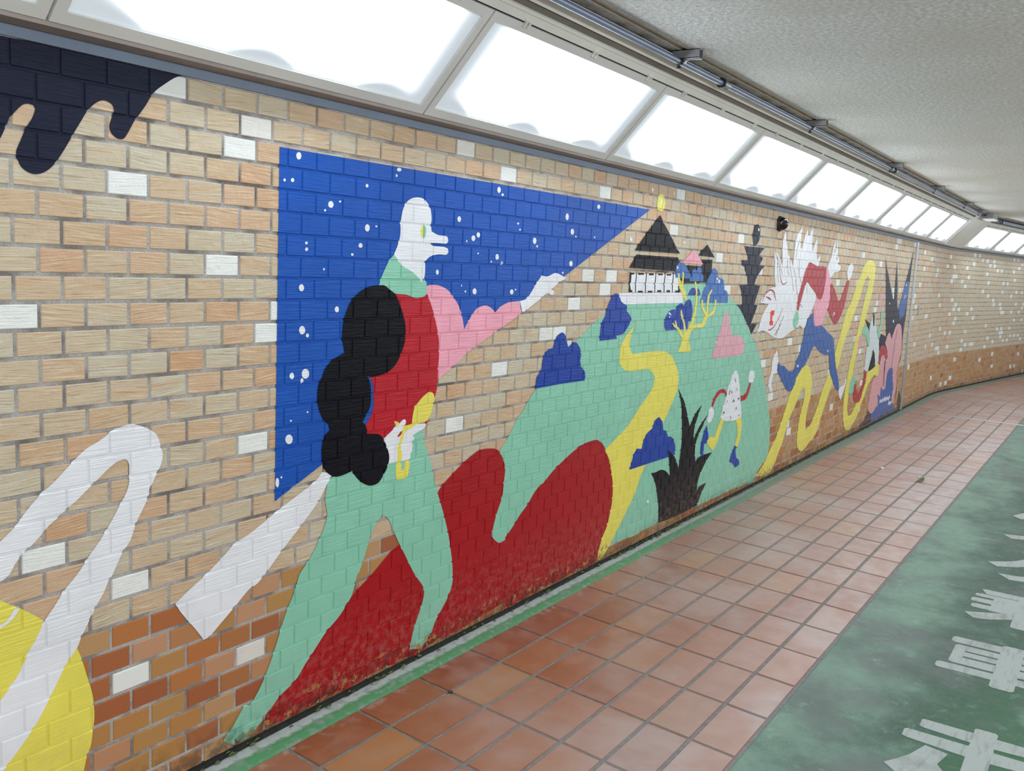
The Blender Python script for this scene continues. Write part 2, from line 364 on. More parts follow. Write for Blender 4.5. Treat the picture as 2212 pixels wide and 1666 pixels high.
# ------------------------------------------------------------------ mural outlines on the wall (mm along, mm up), floor strokes, white tiles
MURAL = """
ink_drips;navyblack;1;s;black paint dripping from the top left corner of the mural;907,1969 1114,1961 1247,1966 1394,1965 1592,1967 1560,1955 1525,1931 1495,1906 1471,1870 1454,1847 1438,1826 1422,1798 1409,1781 1393,1779 1377,1789 1371,1805 1377,1825 1384,1845 1378,1858 1362,1864 1347,1861 1332,1851 1314,1832 1299,1808 1284,1784 1269,1758 1248,1724 1231,1700 1211,1682 1189,1673 1170,1675 1153,1686 1144,1706 1143,1719 1153,1743 1166,1773 1180,1795 1188,1817 1184,1825 1173,1826 1160,1822 1144,1806 1130,1788 1121,1769 1108,1742 1077,1698 1032,1668 985,1673 943,1762
yellow_disc;yellow;1;s;yellow disc at the bottom left of the mural;1082,691 1098,679 1128,658 1151,640 1174,620 1194,600 1224,572 1251,542 1266,518 1281,478 1293,433 1303,398 1310,362 1313,313 1308,273 1302,236 1292,214 1285,188 1277,159 1246,83 1153,35 986,124 891,289 876,543 928,674 1004,709
yellow_disc/highlight;white;3;s;;1067,629 1081,632 1097,639 1114,660 1127,659 1114,642 1094,628 1080,623 1067,621
arched_ribbon;white;2;s;white arched ribbon over the yellow disc;1045,792 1086,832 1127,865 1141,885 1179,923 1214,948 1259,987 1296,1017 1337,1035 1370,1055 1406,1065 1429,1066 1470,1050 1499,1029 1511,999 1518,972 1513,947 1495,915 1480,886 1470,856 1438,802 1420,758 1396,729 1369,680 1355,661 1342,636 1318,602 1308,583 1282,541 1269,514 1240,480 1209,430 1172,370 1138,328 1100,290 1071,261 1029,221 972,336 1034,405 1076,447 1105,478 1131,513 1146,546 1164,570 1185,608 1210,637 1237,672 1272,705 1305,745 1328,770 1360,812 1387,853 1408,886 1418,916 1418,956 1413,972 1402,977 1382,973 1359,959 1330,937 1301,915 1270,891 1254,882 1224,859 1203,846 1191,834 1165,811 1142,794 1119,771 1105,749 1083,733 1042,684
night_sky;blue;1;r;blue triangle of night sky with white stars;1912,1825 4410,1824 1913,767
night_sky/star;white;2;s;;1997,1809 1995,1802 1990,1798 1984,1797 1979,1801 1976,1807 1978,1814 1983,1818 1990,1819 1995,1816
night_sky/star;white;2;s;;1937,1733 1936,1730 1934,1728 1931,1728 1929,1730 1928,1732 1929,1735 1931,1737 1934,1737 1936,1736
night_sky/star;white;2;s;;1970,1736 1969,1732 1966,1730 1962,1729 1959,1731 1957,1735 1958,1738 1962,1741 1966,1741 1969,1739
night_sky/star;white;2;s;;2292,1749 2291,1746 2288,1743 2284,1743 2280,1745 2279,1748 2280,1751 2283,1754 2287,1754 2291,1752
night_sky/star;white;2;s;;2454,1817 2452,1814 2446,1811 2438,1810 2432,1812 2430,1815 2432,1819 2438,1822 2445,1822 2451,1821
night_sky/star;white;2;s;;2434,1796 2434,1793 2431,1791 2428,1791 2426,1792 2425,1795 2426,1798 2428,1800 2431,1800 2433,1799
night_sky/star;white;2;s;;2136,1677 2134,1671 2128,1666 2121,1666 2115,1669 2112,1675 2114,1682 2120,1686 2127,1687 2133,1683
night_sky/star;white;2;s;;2168,1689 2168,1687 2165,1685 2162,1685 2160,1686 2159,1688 2160,1690 2162,1691 2165,1692 2168,1691
night_sky/star;white;2;s;;2104,1657 2103,1654 2101,1653 2098,1653 2096,1654 2095,1656 2096,1659 2098,1660 2101,1660 2103,1659
night_sky/star;white;2;s;;2304,1614 2302,1607 2297,1602 2289,1602 2283,1606 2281,1613 2283,1620 2288,1625 2296,1625 2302,1621
night_sky/star;white;2;s;;2340,1621 2340,1619 2337,1618 2335,1618 2332,1619 2331,1621 2332,1623 2334,1624 2337,1624 2340,1623
night_sky/star;white;2;s;;2030,1554 2029,1551 2026,1550 2022,1549 2019,1551 2018,1553 2019,1556 2022,1557 2025,1558 2028,1556
night_sky/star;white;2;s;;2032,1535 2030,1532 2027,1530 2023,1529 2020,1531 2019,1534 2020,1537 2023,1540 2027,1540 2030,1538
night_sky/star;white;2;s;;2272,1556 2270,1551 2266,1548 2260,1548 2255,1550 2253,1555 2255,1560 2259,1563 2265,1563 2270,1560
night_sky/star;white;2;s;;2231,1525 2230,1523 2227,1521 2224,1521 2221,1522 2219,1525 2220,1528 2223,1529 2227,1529 2230,1528
night_sky/star;white;2;s;;2800,1674 2798,1668 2793,1663 2786,1663 2780,1667 2777,1673 2779,1679 2784,1683 2791,1684 2797,1680
night_sky/star;white;2;s;;2895,1608 2893,1602 2887,1597 2879,1597 2873,1601 2870,1607 2872,1614 2878,1618 2886,1618 2892,1615
night_sky/star;white;2;s;;2925,1623 2923,1616 2918,1612 2911,1612 2905,1616 2902,1621 2904,1627 2909,1631 2916,1632 2922,1628
night_sky/star;white;2;s;;2845,1595 2844,1592 2842,1591 2840,1591 2837,1592 2836,1595 2837,1597 2839,1599 2842,1599 2844,1598
night_sky/star;white;2;s;;3051,1803 3049,1796 3044,1791 3036,1790 3030,1794 3027,1801 3029,1809 3034,1813 3042,1814 3048,1810
night_sky/star;white;2;s;;3074,1786 3072,1783 3068,1781 3063,1780 3059,1782 3057,1785 3059,1788 3063,1791 3068,1791 3072,1789
night_sky/star;white;2;s;;3059,1543 3058,1536 3052,1532 3044,1531 3038,1535 3035,1542 3037,1549 3042,1553 3050,1553 3056,1549
night_sky/star;white;2;s;;3090,1520 3089,1517 3085,1514 3080,1514 3075,1516 3074,1520 3075,1524 3079,1526 3084,1527 3088,1524
night_sky/star;white;2;s;;3013,1522 3012,1520 3010,1519 3007,1519 3004,1520 3003,1522 3004,1524 3006,1526 3009,1526 3012,1524
night_sky/star;white;2;s;;2922,1552 2921,1549 2919,1548 2916,1548 2914,1549 2912,1551 2913,1553 2915,1555 2918,1555 2921,1554
night_sky/star;white;2;s;;2104,1476 2103,1474 2101,1472 2098,1472 2096,1474 2096,1476 2096,1478 2098,1479 2101,1479 2103,1478
night_sky/star;white;2;s;;2018,1418 2016,1411 2010,1407 2004,1407 1999,1411 1996,1417 1998,1424 2003,1428 2010,1428 2015,1424
night_sky/star;white;2;s;;2678,1476 2677,1470 2673,1467 2667,1467 2663,1470 2661,1476 2662,1481 2666,1485 2672,1485 2676,1481
night_sky/star;white;2;s;;2918,1406 2916,1399 2910,1395 2902,1395 2895,1399 2892,1406 2894,1413 2900,1418 2908,1418 2915,1413
night_sky/star;white;2;s;;2823,1428 2823,1426 2821,1425 2819,1425 2817,1426 2816,1428 2817,1430 2818,1432 2821,1432 2822,1430
night_sky/star;white;2;s;;2851,1406 2850,1404 2848,1402 2844,1402 2842,1404 2840,1406 2841,1408 2844,1410 2847,1410 2850,1408
night_sky/star;white;2;s;;2170,1349 2169,1343 2164,1340 2158,1340 2153,1344 2151,1350 2153,1355 2158,1359 2163,1359 2168,1355
night_sky/star;white;2;s;;2026,1287 2024,1280 2017,1275 2009,1275 2003,1280 2000,1288 2002,1296 2009,1301 2017,1300 2023,1295
night_sky/star;white;2;s;;2042,1270 2041,1267 2038,1264 2033,1265 2030,1267 2028,1271 2030,1275 2033,1277 2037,1277 2041,1274
night_sky/star;white;2;s;;2046,1150 2043,1141 2035,1136 2025,1137 2017,1143 2014,1153 2017,1162 2025,1167 2035,1166 2043,1160
night_sky/star;white;2;s;;1983,1148 1982,1143 1977,1139 1971,1140 1966,1144 1964,1150 1966,1156 1971,1159 1977,1159 1981,1155
night_sky/star;white;2;s;;2022,1130 2021,1126 2018,1123 2014,1123 2011,1127 2009,1132 2011,1136 2014,1139 2018,1139 2021,1135
night_sky/star;white;2;s;;1982,951 1979,942 1972,938 1962,939 1954,946 1951,955 1954,964 1962,968 1971,967 1979,960
night_sky/star;white;2;s;;2046,1029 2045,1027 2043,1027 2041,1027 2039,1028 2038,1030 2039,1032 2041,1033 2043,1032 2045,1031
night_sky/star;white;2;s;;1977,1010 1976,1008 1974,1007 1972,1007 1970,1008 1969,1011 1970,1012 1972,1013 1974,1013 1976,1012
night_sky/star;white;2;s;;1942,838 1941,836 1939,835 1937,835 1935,837 1934,839 1935,841 1937,842 1939,841 1941,840
night_sky/star;white;2;s;;1929,823 1928,814 1925,809 1920,810 1916,816 1914,825 1916,834 1919,839 1924,838 1928,832
night_sky/star;white;2;s;;3872,1798 3870,1792 3863,1788 3855,1787 3848,1790 3844,1796 3846,1803 3852,1807 3861,1808 3868,1805
night_sky/star;white;2;s;;3588,1734 3587,1725 3580,1719 3571,1719 3564,1724 3560,1732 3562,1741 3568,1747 3577,1748 3585,1743
night_sky/star;white;2;s;;3643,1672 3641,1664 3634,1658 3624,1658 3616,1662 3612,1670 3614,1678 3621,1683 3631,1684 3639,1679
night_sky/star;white;2;s;;3193,1681 3192,1678 3188,1676 3184,1676 3181,1678 3179,1680 3180,1683 3183,1685 3188,1685 3191,1684
night_sky/star;white;2;s;;3208,1657 3207,1655 3204,1654 3200,1653 3197,1655 3196,1657 3197,1659 3200,1661 3204,1661 3207,1660
night_sky/star;white;2;s;;3331,1618 3330,1610 3323,1605 3315,1604 3307,1609 3304,1617 3306,1625 3312,1630 3321,1630 3328,1626
night_sky/star;white;2;s;;3348,1596 3346,1593 3343,1591 3338,1591 3334,1592 3333,1595 3334,1598 3337,1600 3342,1600 3346,1598
night_sky/star;white;2;s;;3646,1530 3644,1523 3637,1518 3628,1518 3620,1522 3616,1530 3618,1537 3625,1542 3634,1542 3642,1538
night_sky/star;white;2;s;;3089,1519 3088,1514 3084,1511 3079,1511 3075,1514 3073,1519 3074,1523 3078,1526 3083,1526 3087,1524
night_sky/star;white;2;s;;3176,1404 3174,1397 3168,1394 3160,1394 3153,1397 3150,1404 3152,1410 3158,1414 3166,1414 3173,1410
night_sky/star;white;2;s;;3570,1488 3569,1485 3566,1483 3562,1483 3558,1485 3556,1488 3557,1491 3561,1493 3565,1493 3569,1491
night_sky/star;white;2;s;;3668,1651 3667,1649 3664,1647 3660,1647 3657,1648 3655,1650 3656,1653 3659,1655 3663,1655 3666,1653
night_sky/star;white;2;s;;3843,1657 3842,1654 3839,1652 3834,1652 3831,1654 3829,1656 3830,1659 3833,1660 3837,1661 3841,1659
night_sky/star;white;2;s;;3196,1413 3195,1411 3193,1410 3189,1410 3187,1411 3185,1413 3186,1415 3189,1417 3192,1417 3195,1415
pale_star;white;1;s;;4434,1926 4433,1920 4427,1915 4420,1915 4413,1918 4409,1924 4411,1930 4416,1935 4424,1935 4431,1932
pale_star;white;1;s;;4803,1937 4801,1930 4795,1925 4786,1925 4778,1928 4775,1934 4776,1941 4782,1946 4791,1947 4799,1943
pale_star;white;1;s;;4702,1930 4701,1926 4697,1924 4691,1923 4686,1925 4684,1929 4685,1932 4689,1935 4695,1935 4700,1934
pale_star;white;1;s;;4224,1665 4223,1658 4217,1654 4209,1653 4202,1657 4199,1664 4200,1671 4206,1675 4214,1676 4221,1672
pale_star;white;1;s;;4887,1677 4886,1673 4881,1670 4874,1669 4868,1672 4865,1676 4866,1681 4871,1684 4878,1684 4884,1682
striding_ribbon;white;2;s;long white strip trailing behind the walking figure;2112,826 2084,803 2044,784 2005,768 1947,745 1891,720 1819,688 1762,669 1719,640 1662,603 1605,573 1558,545 1574,516 1605,475 1629,443 1654,407 1670,409 1708,436 1759,472 1816,514 1849,524 1885,551 1945,604 2022,666 2097,731 2132,779 2150,796 2152,815
green_hill;mint;1;s;large mint green hill of the mural;4219,1342 4885,1341 4874,1443 5207,1451 5320,1438 5585,1381 5717,1343 5883,1273 5991,1193 6100,1119 6222,1009 6140,1093 6263,1002 6407,845 6463,779 6524,703 6581,588 6649,490 6693,354 6700,241 6686,187 6486,108 6397,41 6287,49 6028,62 5703,66 5367,69 4779,82 4566,81 4422,81 4216,96 4026,91 3562,204 3172,299 3086,365 3041,519 3080,660 3136,750 3199,802 3168,766 3208,816 3257,870 3308,910 3359,961 3386,979 3417,1053 3521,1098 3721,1178 3773,1203 3902,1265 3994,1291
red_hills;red;2;s;pair of rounded crimson hills in front of the mint hill;1875,51 1908,97 1941,123 1996,147 2056,198 2103,239 2145,275 2200,308 2233,335 2289,378 2366,418 2450,469 2519,499 2622,581 2716,641 2751,669 2815,705 2881,736 2942,760 2989,772 3063,767 3115,754 3152,718 3178,669 3174,614 3166,545 3136,490 3114,439 3105,391 3125,366 3165,344 3210,346 3202,358 3262,397 3314,438 3368,470 3430,522 3497,548 3574,589 3665,624 3770,659 3859,677 3976,679 4041,652 4083,613 4129,552 4155,499 4186,414 4190,333 4178,280 4149,205 4105,153 4075,98 4050,49 4023,19 3827,28 3692,25 3585,20 3382,21 3268,28 3194,25 3226,67 3145,61 2951,48 2802,36 2698,31 2558,27 2427,23 2243,33 2076,34 1973,35
yellow_path;yellow;3;s;yellow path winding down the mint hill;4491,1314 4425,1282 4348,1241 4272,1207 4211,1168 4177,1134 4168,1093 4177,1045 4220,1012 4289,995 4399,993 4513,991 4559,975 4609,940 4588,884 4522,839 4430,785 4330,715 4204,663 4118,632 4076,614 4129,552 4155,499 4186,414 4190,333 4178,280 4149,205 4105,153 4070,81 4058,34 4131,54 4202,99 4261,149 4334,210 4457,321 4516,408 4567,458 4618,510 4761,670 4802,705 4870,779 4924,841 4930,902 4920,943 4883,986 4825,1036 4740,1070 4661,1081 4469,1085 4316,1084 4286,1110 4275,1141 4288,1189 4322,1230 4372,1258
walking_figure;white;4;s;white faced walking figure with a long nose, pointing right;2539,1732 2508,1725 2484,1710 2467,1685 2459,1652 2456,1636 2458,1609 2453,1581 2442,1557 2428,1532 2476,1494 2527,1475 2588,1440 2598,1467 2597,1513 2622,1530 2669,1540 2717,1540 2730,1549 2726,1563 2702,1568 2640,1569 2626,1578 2667,1580 2715,1580 2727,1591 2720,1606 2706,1608 2665,1609 2627,1620 2622,1646 2625,1663 2616,1699 2595,1720 2571,1731
walking_figure/hand;white;4;s;;3226,1366 3274,1375 3308,1400 3342,1434 3376,1464 3385,1474 3433,1470 3481,1483 3510,1486 3551,1477 3594,1464 3534,1445 3506,1430 3468,1415 3499,1407 3495,1397 3481,1389 3440,1399 3385,1374 3331,1350 3252,1317 3240,1337
walking_figure/hand;white;4;s;;2407,893 2418,904 2437,914 2454,924 2468,932 2484,939 2496,948 2507,952 2514,952 2521,945 2519,935 2514,929 2527,928 2557,926 2583,926 2631,923 2637,916 2623,905 2585,895 2562,887 2569,877 2571,876 2567,867 2560,862 2563,852 2561,841 2561,829 2551,822 2552,805 2548,798 2522,799 2504,799 2478,801 2433,802 2406,812 2404,866
walking_figure/eye;yellow;5;s;;2583,1642 2567,1627 2565,1610 2572,1599 2582,1595
walking_figure/eye_shade;mint2;5;s;;2583,1642 2593,1632 2596,1612 2589,1595 2582,1595
walking_figure/collar;mint;5;s;;2428,1532 2402,1508 2380,1476 2364,1448 2356,1427 2382,1427 2419,1409 2444,1399 2500,1395 2532,1387 2565,1382 2604,1390 2613,1409 2608,1438 2599,1451 2588,1440 2527,1475 2476,1494
walking_figure/trousers;mint;3;s;;2148,796 2132,768 2129,721 2138,668 2101,598 2061,545 2021,508 2004,462 1965,395 1933,319 1905,255 1868,190 1827,141 1803,150 1754,94 1724,69 1759,42 1823,38 1856,59 1874,71 1879,85 1908,97 1941,123 1996,147 2021,162 2056,198 2077,215 2103,239 2145,275 2200,308 2233,335 2266,372 2290,438 2299,443 2343,537 2371,590 2400,618 2409,622 2444,600 2493,516 2535,453 2600,356 2647,302 2662,270 2652,226 2620,165 2601,120 2587,64 2654,51 2689,68 2717,92 2737,129 2779,170 2821,216 2840,264 2837,303 2830,353 2801,459 2765,551 2724,638 2694,711 2674,764 2642,826 2627,864 2621,902 2570,921 2443,901 2267,836
walking_figure/vest;red2;3.5;s;;2420,1389 2444,1401 2500,1395 2545,1384 2617,1397 2654,1333 2686,1255 2698,1193 2695,1111 2697,1080 2692,1045 2680,1011 2650,931 2631,915 2570,919 2443,901 2401,882 2322,917 2311,957 2342,996 2347,1048 2339,1097 2325,1118 2400,1169 2425,1289
walking_figure/sleeve;pink;3;s;;2596,1409 2615,1426 2648,1430 2690,1426 2740,1409 2785,1374 2817,1339 2834,1303 2848,1262 2865,1284 2894,1315 2923,1339 2977,1351 3018,1342 3052,1323 3083,1344 3141,1362 3135,1362 3226,1366 3232,1341 3248,1317 3201,1298 3142,1276 3093,1258 3042,1237 2941,1199 2873,1171 2809,1134 2724,1095 2690,1078 2658,1152 2650,1282
walking_figure/hair;black;5;s;;2356,1427 2388,1425 2419,1409 2450,1389 2477,1344 2495,1307 2503,1266 2499,1229 2479,1184 2450,1149 2402,1124 2343,1118 2313,1122 2326,1098 2333,1057 2329,1017 2310,987 2294,969 2312,951 2321,925 2375,916 2400,899 2423,862 2436,827 2429,794 2406,764 2382,743 2341,740 2299,758 2269,783 2249,807 2213,799 2169,800 2131,822 2114,848 2106,881 2107,915 2122,947 2140,960 2131,981 2110,998 2091,1031 2082,1062 2084,1107 2096,1128 2115,1164 2146,1188 2199,1208 2195,1227 2186,1258 2190,1304 2205,1345 2230,1382 2279,1413 2318,1424
walking_figure/finger_gap;red2;5;s;;2475,894 2484,903 2494,910 2502,911 2500,905 2492,896 2481,892
held_leaf;yellow;5;s;yellow leaf and chain held in the walking figure hand;2650,1038 2635,1035 2608,1022 2583,1004 2568,992 2561,977 2557,959 2554,941 2555,930 2536,928 2519,928 2505,926 2500,906 2498,906 2492,884 2486,864 2479,852 2480,825 2480,800 2500,797 2503,803 2506,821 2502,835 2497,850 2500,864 2509,884 2510,894 2520,907 2537,912 2564,919 2583,926 2633,927 2646,935 2659,951 2668,971 2676,993 2679,1008 2677,1022 2668,1033 2658,1037
held_leaf/tip;yellow;5;s;;2456,952 2471,949 2484,942 2472,931 2462,941
held_leaf/chain;yellow;5;s;;2473,788 2480,799 2498,796 2504,788 2501,773 2507,767 2516,770 2523,785 2524,796 2543,796 2551,787 2546,765 2540,742 2527,734 2500,734 2481,737 2475,753 2473,771
castle;black;3;r;black roofed white castle on top of the mint hill;4530,1803 4482,1772 4384,1704 4295,1639 4262,1611 4828,1614 4782,1638 4683,1707 4582,1769 4542,1802
castle/lower_eave;black;3;r;;4285,1592 4804,1592 4818,1573 4840,1571 4788,1547 4782,1516 4210,1524
castle/white_wall;white;3;r;;4234,1495 4825,1499 4858,1401 4227,1402
castle/wall_marking;black;4;x;;4222,1505 4243,1495 4241,1447 4232,1441 4245,1414 4266,1409 4267,1402 4225,1402 4225,1441|4295,1502 4304,1502 4301,1450 4300,1441 4305,1400 4296,1400 4290,1441 4291,1450|4411,1504 4421,1504 4418,1451 4417,1442 4422,1399 4413,1399 4406,1442 4408,1451|4525,1506 4535,1506 4532,1452 4531,1443 4536,1399 4527,1399 4520,1443 4521,1452|4642,1508 4652,1508 4649,1453 4648,1443 4654,1399 4644,1399 4637,1443 4638,1453|4751,1509 4762,1510 4759,1454 4757,1444 4764,1399 4753,1399 4746,1444 4747,1453|4233,1499 4271,1499 4273,1491 4234,1490|4320,1499 4385,1500 4386,1491 4321,1490|4444,1500 4501,1501 4503,1490 4446,1489|4559,1500 4615,1501 4617,1492 4561,1491|4672,1499 4726,1500 4727,1492 4673,1491|4326,1409 4385,1409 4386,1400 4328,1400|4444,1409 4501,1409 4503,1400 4446,1400|4559,1412 4615,1412 4617,1402 4561,1402|4679,1412 4725,1412 4727,1401 4681,1401|4792,1410 4859,1410 4861,1399 4794,1400|4828,1436 4840,1436 4862,1402 4837,1407
castle/stone_base;white;3;r;;4119,1398 4879,1399 4910,1386 4916,1341 4204,1341 4139,1345
castle/finial;yellow2;2;s;;4533,1913 4503,1905 4496,1892 4488,1870 4489,1850 4503,1830 4548,1827 4572,1833 4582,1849 4587,1873 4574,1893 4566,1908
castle/finial_shine;paleyellow;3;s;;4528,1889 4555,1892 4546,1857 4519,1849
castle_tower;black;2;r;smaller black tower right of the castle;4929,1553 5153,1551 5160,1583 5127,1590 5308,1594 5312,1573 5307,1506 5239,1457 5149,1458 5132,1453 4918,1453 4841,1475 4791,1486 4865,1519
castle_tower/roof;black;2;r;;5218,1679 5122,1639 5090,1612 5343,1608 5289,1639
castle_tower/pink_roof;pink;3;r;;5010,1641 4961,1614 4877,1569 4892,1566 5168,1562 5154,1574 5079,1612
bush;blue2;4;q;lowest blue bush on the left slope of the hill;3579,1222 3540,1207 3523,1176 3515,1156 3475,1153 3448,1134 3431,1104 3430,1068 3390,1035 3383,985 3584,988 3824,986 3826,1001 3817,1029 3780,1054 3766,1083 3773,1115 3758,1143 3722,1170 3689,1174 3649,1152 3637,1171 3622,1204 3600,1219
bush;blue2;4;q;blue bush left of the castle base;4090,1397 4048,1387 4022,1353 3997,1314 3988,1291 3951,1252 3945,1207 3944,1168 4127,1171 4119,1186 4182,1190 4219,1209 4265,1249 4276,1267 4246,1291 4218,1304 4214,1333 4173,1346 4146,1357 4123,1387
bush;blue3;4;q;blue bush touching the castle roof;4865,1565 4826,1561 4788,1547 4782,1521 4784,1482 4873,1479 4989,1479 4999,1495 4982,1515 4963,1526 4947,1524 4927,1544 4891,1561
bush;blue3;4;q;blue bush in front of the black tower;5013,1509 5014,1525 5046,1536 5065,1530 5079,1523 5089,1542 5114,1548 5152,1535 5161,1511 5186,1494 5188,1464 4992,1462 4981,1478 5012,1492
bush;blue2;4;q;small blue half round bush behind the yellow tree;4977,1382 4994,1405 5025,1424 5050,1426 5076,1425 5102,1426 5139,1415 5163,1388 5160,1381
bush;blue3;4;q;tall blue bush on the right brow of the hill;5356,1546 5315,1538 5301,1513 5269,1489 5242,1464 5238,1440 5217,1429 5196,1402 5195,1381 5168,1361 5164,1337 5612,1334 5609,1368 5601,1394 5575,1410 5539,1412 5531,1452 5510,1477 5469,1486 5425,1490 5402,1529
bush;blue2;4;q;blue crown behind the left branches of the yellow tree;5002,1362 4962,1352 4940,1336 4929,1326 4898,1338 4870,1336 4836,1324 4819,1304 4767,1305 4723,1290 4689,1265 4678,1236 4686,1211 4709,1189 4771,1191 5009,1190 5009,1234 5052,1234 5063,1287 5053,1321 5030,1351
leaf_spot;white;5;s;;4814,1538 4813,1533 4808,1530 4801,1530 4796,1533 4793,1537 4794,1542 4799,1545 4805,1545 4811,1542
leaf_spot;white;5;s;;5420,1482 5418,1476 5413,1473 5405,1473 5398,1476 5395,1481 5396,1486 5402,1490 5409,1490 5416,1487
leaf_spot;white;5;s;;5456,1467 5454,1460 5448,1455 5439,1455 5431,1459 5427,1466 5428,1473 5434,1478 5443,1478 5451,1473
leaf_spot;white;5;s;;5410,1462 5410,1459 5407,1458 5402,1458 5399,1459 5397,1462 5398,1464 5401,1466 5405,1466 5409,1464
leaf_spot;white;5;s;;4750,1285 4749,1281 4744,1279 4737,1279 4731,1281 4729,1285 4730,1289 4735,1291 4742,1291 4748,1288
leaf_spot;white;5;s;;4766,1278 4764,1275 4760,1274 4754,1274 4749,1275 4747,1278 4748,1281 4753,1282 4758,1282 4763,1280
leaf_spot;white;5;s;;4751,1265 4750,1262 4746,1261 4741,1261 4737,1263 4735,1265 4736,1268 4740,1270 4744,1270 4749,1268
yellow_tree;yellow;5;r;bare yellow tree with forked branches;4936,1152 4937,1125 4921,1096 4890,1061 5081,1054 5062,1089 5035,1118 5042,1148 5067,1178 5009,1187 4980,1161|4788,1229 4793,1224 4802,1217 4814,1209 4831,1203 4848,1197 4863,1191 4876,1182 4890,1170 4904,1160 4919,1150 4932,1141 4942,1134 4977,1141 4967,1148 4954,1157 4939,1166 4923,1176 4906,1188 4887,1198 4866,1206 4847,1212 4832,1216 4819,1222 4806,1227 4797,1231|4819,1242 4824,1232 4832,1218 4837,1208 4859,1209 4851,1219 4841,1233 4833,1242|4890,1300 4890,1292 4892,1281 4897,1269 4909,1256 4923,1242 4936,1228 4943,1216 4948,1204 4953,1191 4959,1175 4965,1159 4969,1147 5006,1147 4998,1159 4989,1176 4980,1192 4973,1204 4967,1217 4958,1230 4947,1244 4934,1258 4924,1271 4915,1282 4909,1293 4904,1300|5059,1460 5066,1449 5075,1433 5083,1415 5089,1396 5093,1375 5096,1355 5095,1334 5092,1314 5087,1294 5079,1275 5069,1256 5058,1238 5046,1223 5033,1210 5020,1197 5006,1182 4992,1168 4983,1158 5032,1148 5040,1158 5053,1173 5066,1188 5076,1202 5087,1216 5097,1233 5105,1251 5111,1271 5115,1292 5119,1312 5120,1333 5119,1354 5117,1375 5113,1396 5108,1416 5098,1434 5087,1451 5079,1462|5055,1171 5076,1178 5104,1187 5129,1193 5157,1193 5198,1190 5246,1194 5270,1210 5279,1227 5286,1240 5297,1245 5308,1249 5318,1252 5286,1267 5275,1264 5258,1259 5240,1249 5227,1235 5217,1220 5206,1213 5190,1213 5152,1215 5108,1213 5069,1205 5038,1194 5017,1187|5184,1356 5184,1346 5184,1332 5189,1318 5200,1305 5215,1292 5231,1280 5249,1269 5267,1258 5280,1251 5316,1261 5301,1267 5281,1276 5262,1286 5245,1297 5229,1308 5217,1320 5211,1332 5209,1345 5208,1355|5326,1417 5312,1407 5294,1392 5279,1375 5274,1357 5272,1338 5272,1318 5272,1296 5272,1274 5272,1259 5304,1257 5302,1273 5300,1295 5298,1317 5299,1337 5301,1355 5306,1372 5318,1388 5334,1403 5345,1414|5393,1355 5396,1346 5399,1333 5399,1320 5392,1308 5380,1296 5366,1285 5342,1276 5313,1267 5291,1261 5324,1247 5344,1254 5373,1264 5399,1276 5413,1290 5422,1305 5426,1319 5425,1333 5420,1346 5416,1355|4815,1505 4817,1497 4820,1485 4825,1473 4829,1461 4834,1448 4842,1435 4856,1422 4872,1410 4887,1398 4907,1383 4927,1366 4943,1354 4971,1357 4963,1370 4950,1388 4936,1406 4918,1419 4900,1431 4886,1441 4872,1452 4860,1463 4849,1474 4842,1486 4836,1498 4832,1506|4879,1515 4880,1505 4880,1492 4880,1478 4879,1463 4877,1449 4876,1439 4904,1438 4905,1448 4906,1463 4907,1477 4904,1492 4901,1505 4899,1515
pink_rock;pink2;4;q;pink rock on the right slope of the hill;5629,1274 5570,1264 5551,1213 5515,1149 5468,1092 5441,1035 5407,995 5509,989 5950,984 5987,1021 5967,1085 5829,1129 5789,1119 5748,1110 5717,1156 5676,1202 5658,1255
bush;blue2;4;q;blue bush over the lower bend of the yellow path;4699,711 4641,697 4618,654 4582,646 4540,631 4510,590 4500,559 4442,568 4403,542 4388,506 4366,464 4656,461 4860,458 4959,459 4953,508 4925,554 4872,578 4840,579 4817,615 4768,629 4752,677
spiky_plant;black;5;s;black spiky plant in front of the mint hill;4936,850 4975,789 5009,723 5032,616 5044,530 5037,447 5025,368 4982,420 4943,454 4853,502 4881,429 4910,338 4841,380 4774,398 4712,395 4643,400 4688,359 4727,304 4752,245 4780,172 4787,84 5044,72 5219,73 5357,75 5381,97 5411,136 5485,198 5381,194 5338,172 5352,244 5399,296 5466,345 5546,386 5418,390 5325,386 5282,366 5258,443 5282,513 5361,583 5425,642 5305,583 5227,513 5224,578 5272,659 5316,716 5216,665 5148,602 5085,701 5040,762
cone_creature;white;4;s;small white cone shaped creature running on the hill;5859,889 5831,877 5804,860 5781,826 5751,793 5729,757 5721,724 5698,694 5673,656 5662,621 5653,595 5717,571 5826,555 5937,548 6038,559 6035,591 6015,642 5991,693 5971,746 5948,793 5925,843 5898,872
cone_creature/glove;white;4;s;;5477,687 5438,673 5434,641 5427,610 5444,591 5476,587 5509,601 5533,636 5525,655 5501,674
cone_creature/glove;white;4;s;;6180,866 6132,855 6120,819 6136,789 6176,781 6226,781 6241,809 6236,845
cone_creature/arm;red2;5;r;;5732,726 5734,732 5734,741 5728,751 5715,762 5694,773 5664,782 5630,784 5601,783 5576,779 5558,773 5545,765 5534,758 5522,750 5510,741 5499,730 5490,715 5483,699 5479,688 5503,683 5512,693 5524,708 5537,721 5549,730 5562,737 5576,745 5589,751 5601,756 5612,759 5628,760 5645,759 5655,758 5665,757 5681,753 5695,749 5705,742 5711,734 5717,728
cone_creature/arm;red2;5;r;;6005,670 6022,669 6050,667 6086,669 6109,677 6122,685 6130,694 6140,700 6148,707 6154,715 6161,724 6166,733 6171,743 6176,756 6180,769 6182,778 6152,783 6146,774 6138,762 6129,751 6123,741 6117,732 6109,725 6099,720 6088,715 6075,711 6057,707 6039,704 6029,704 6023,705 6009,706 5994,708
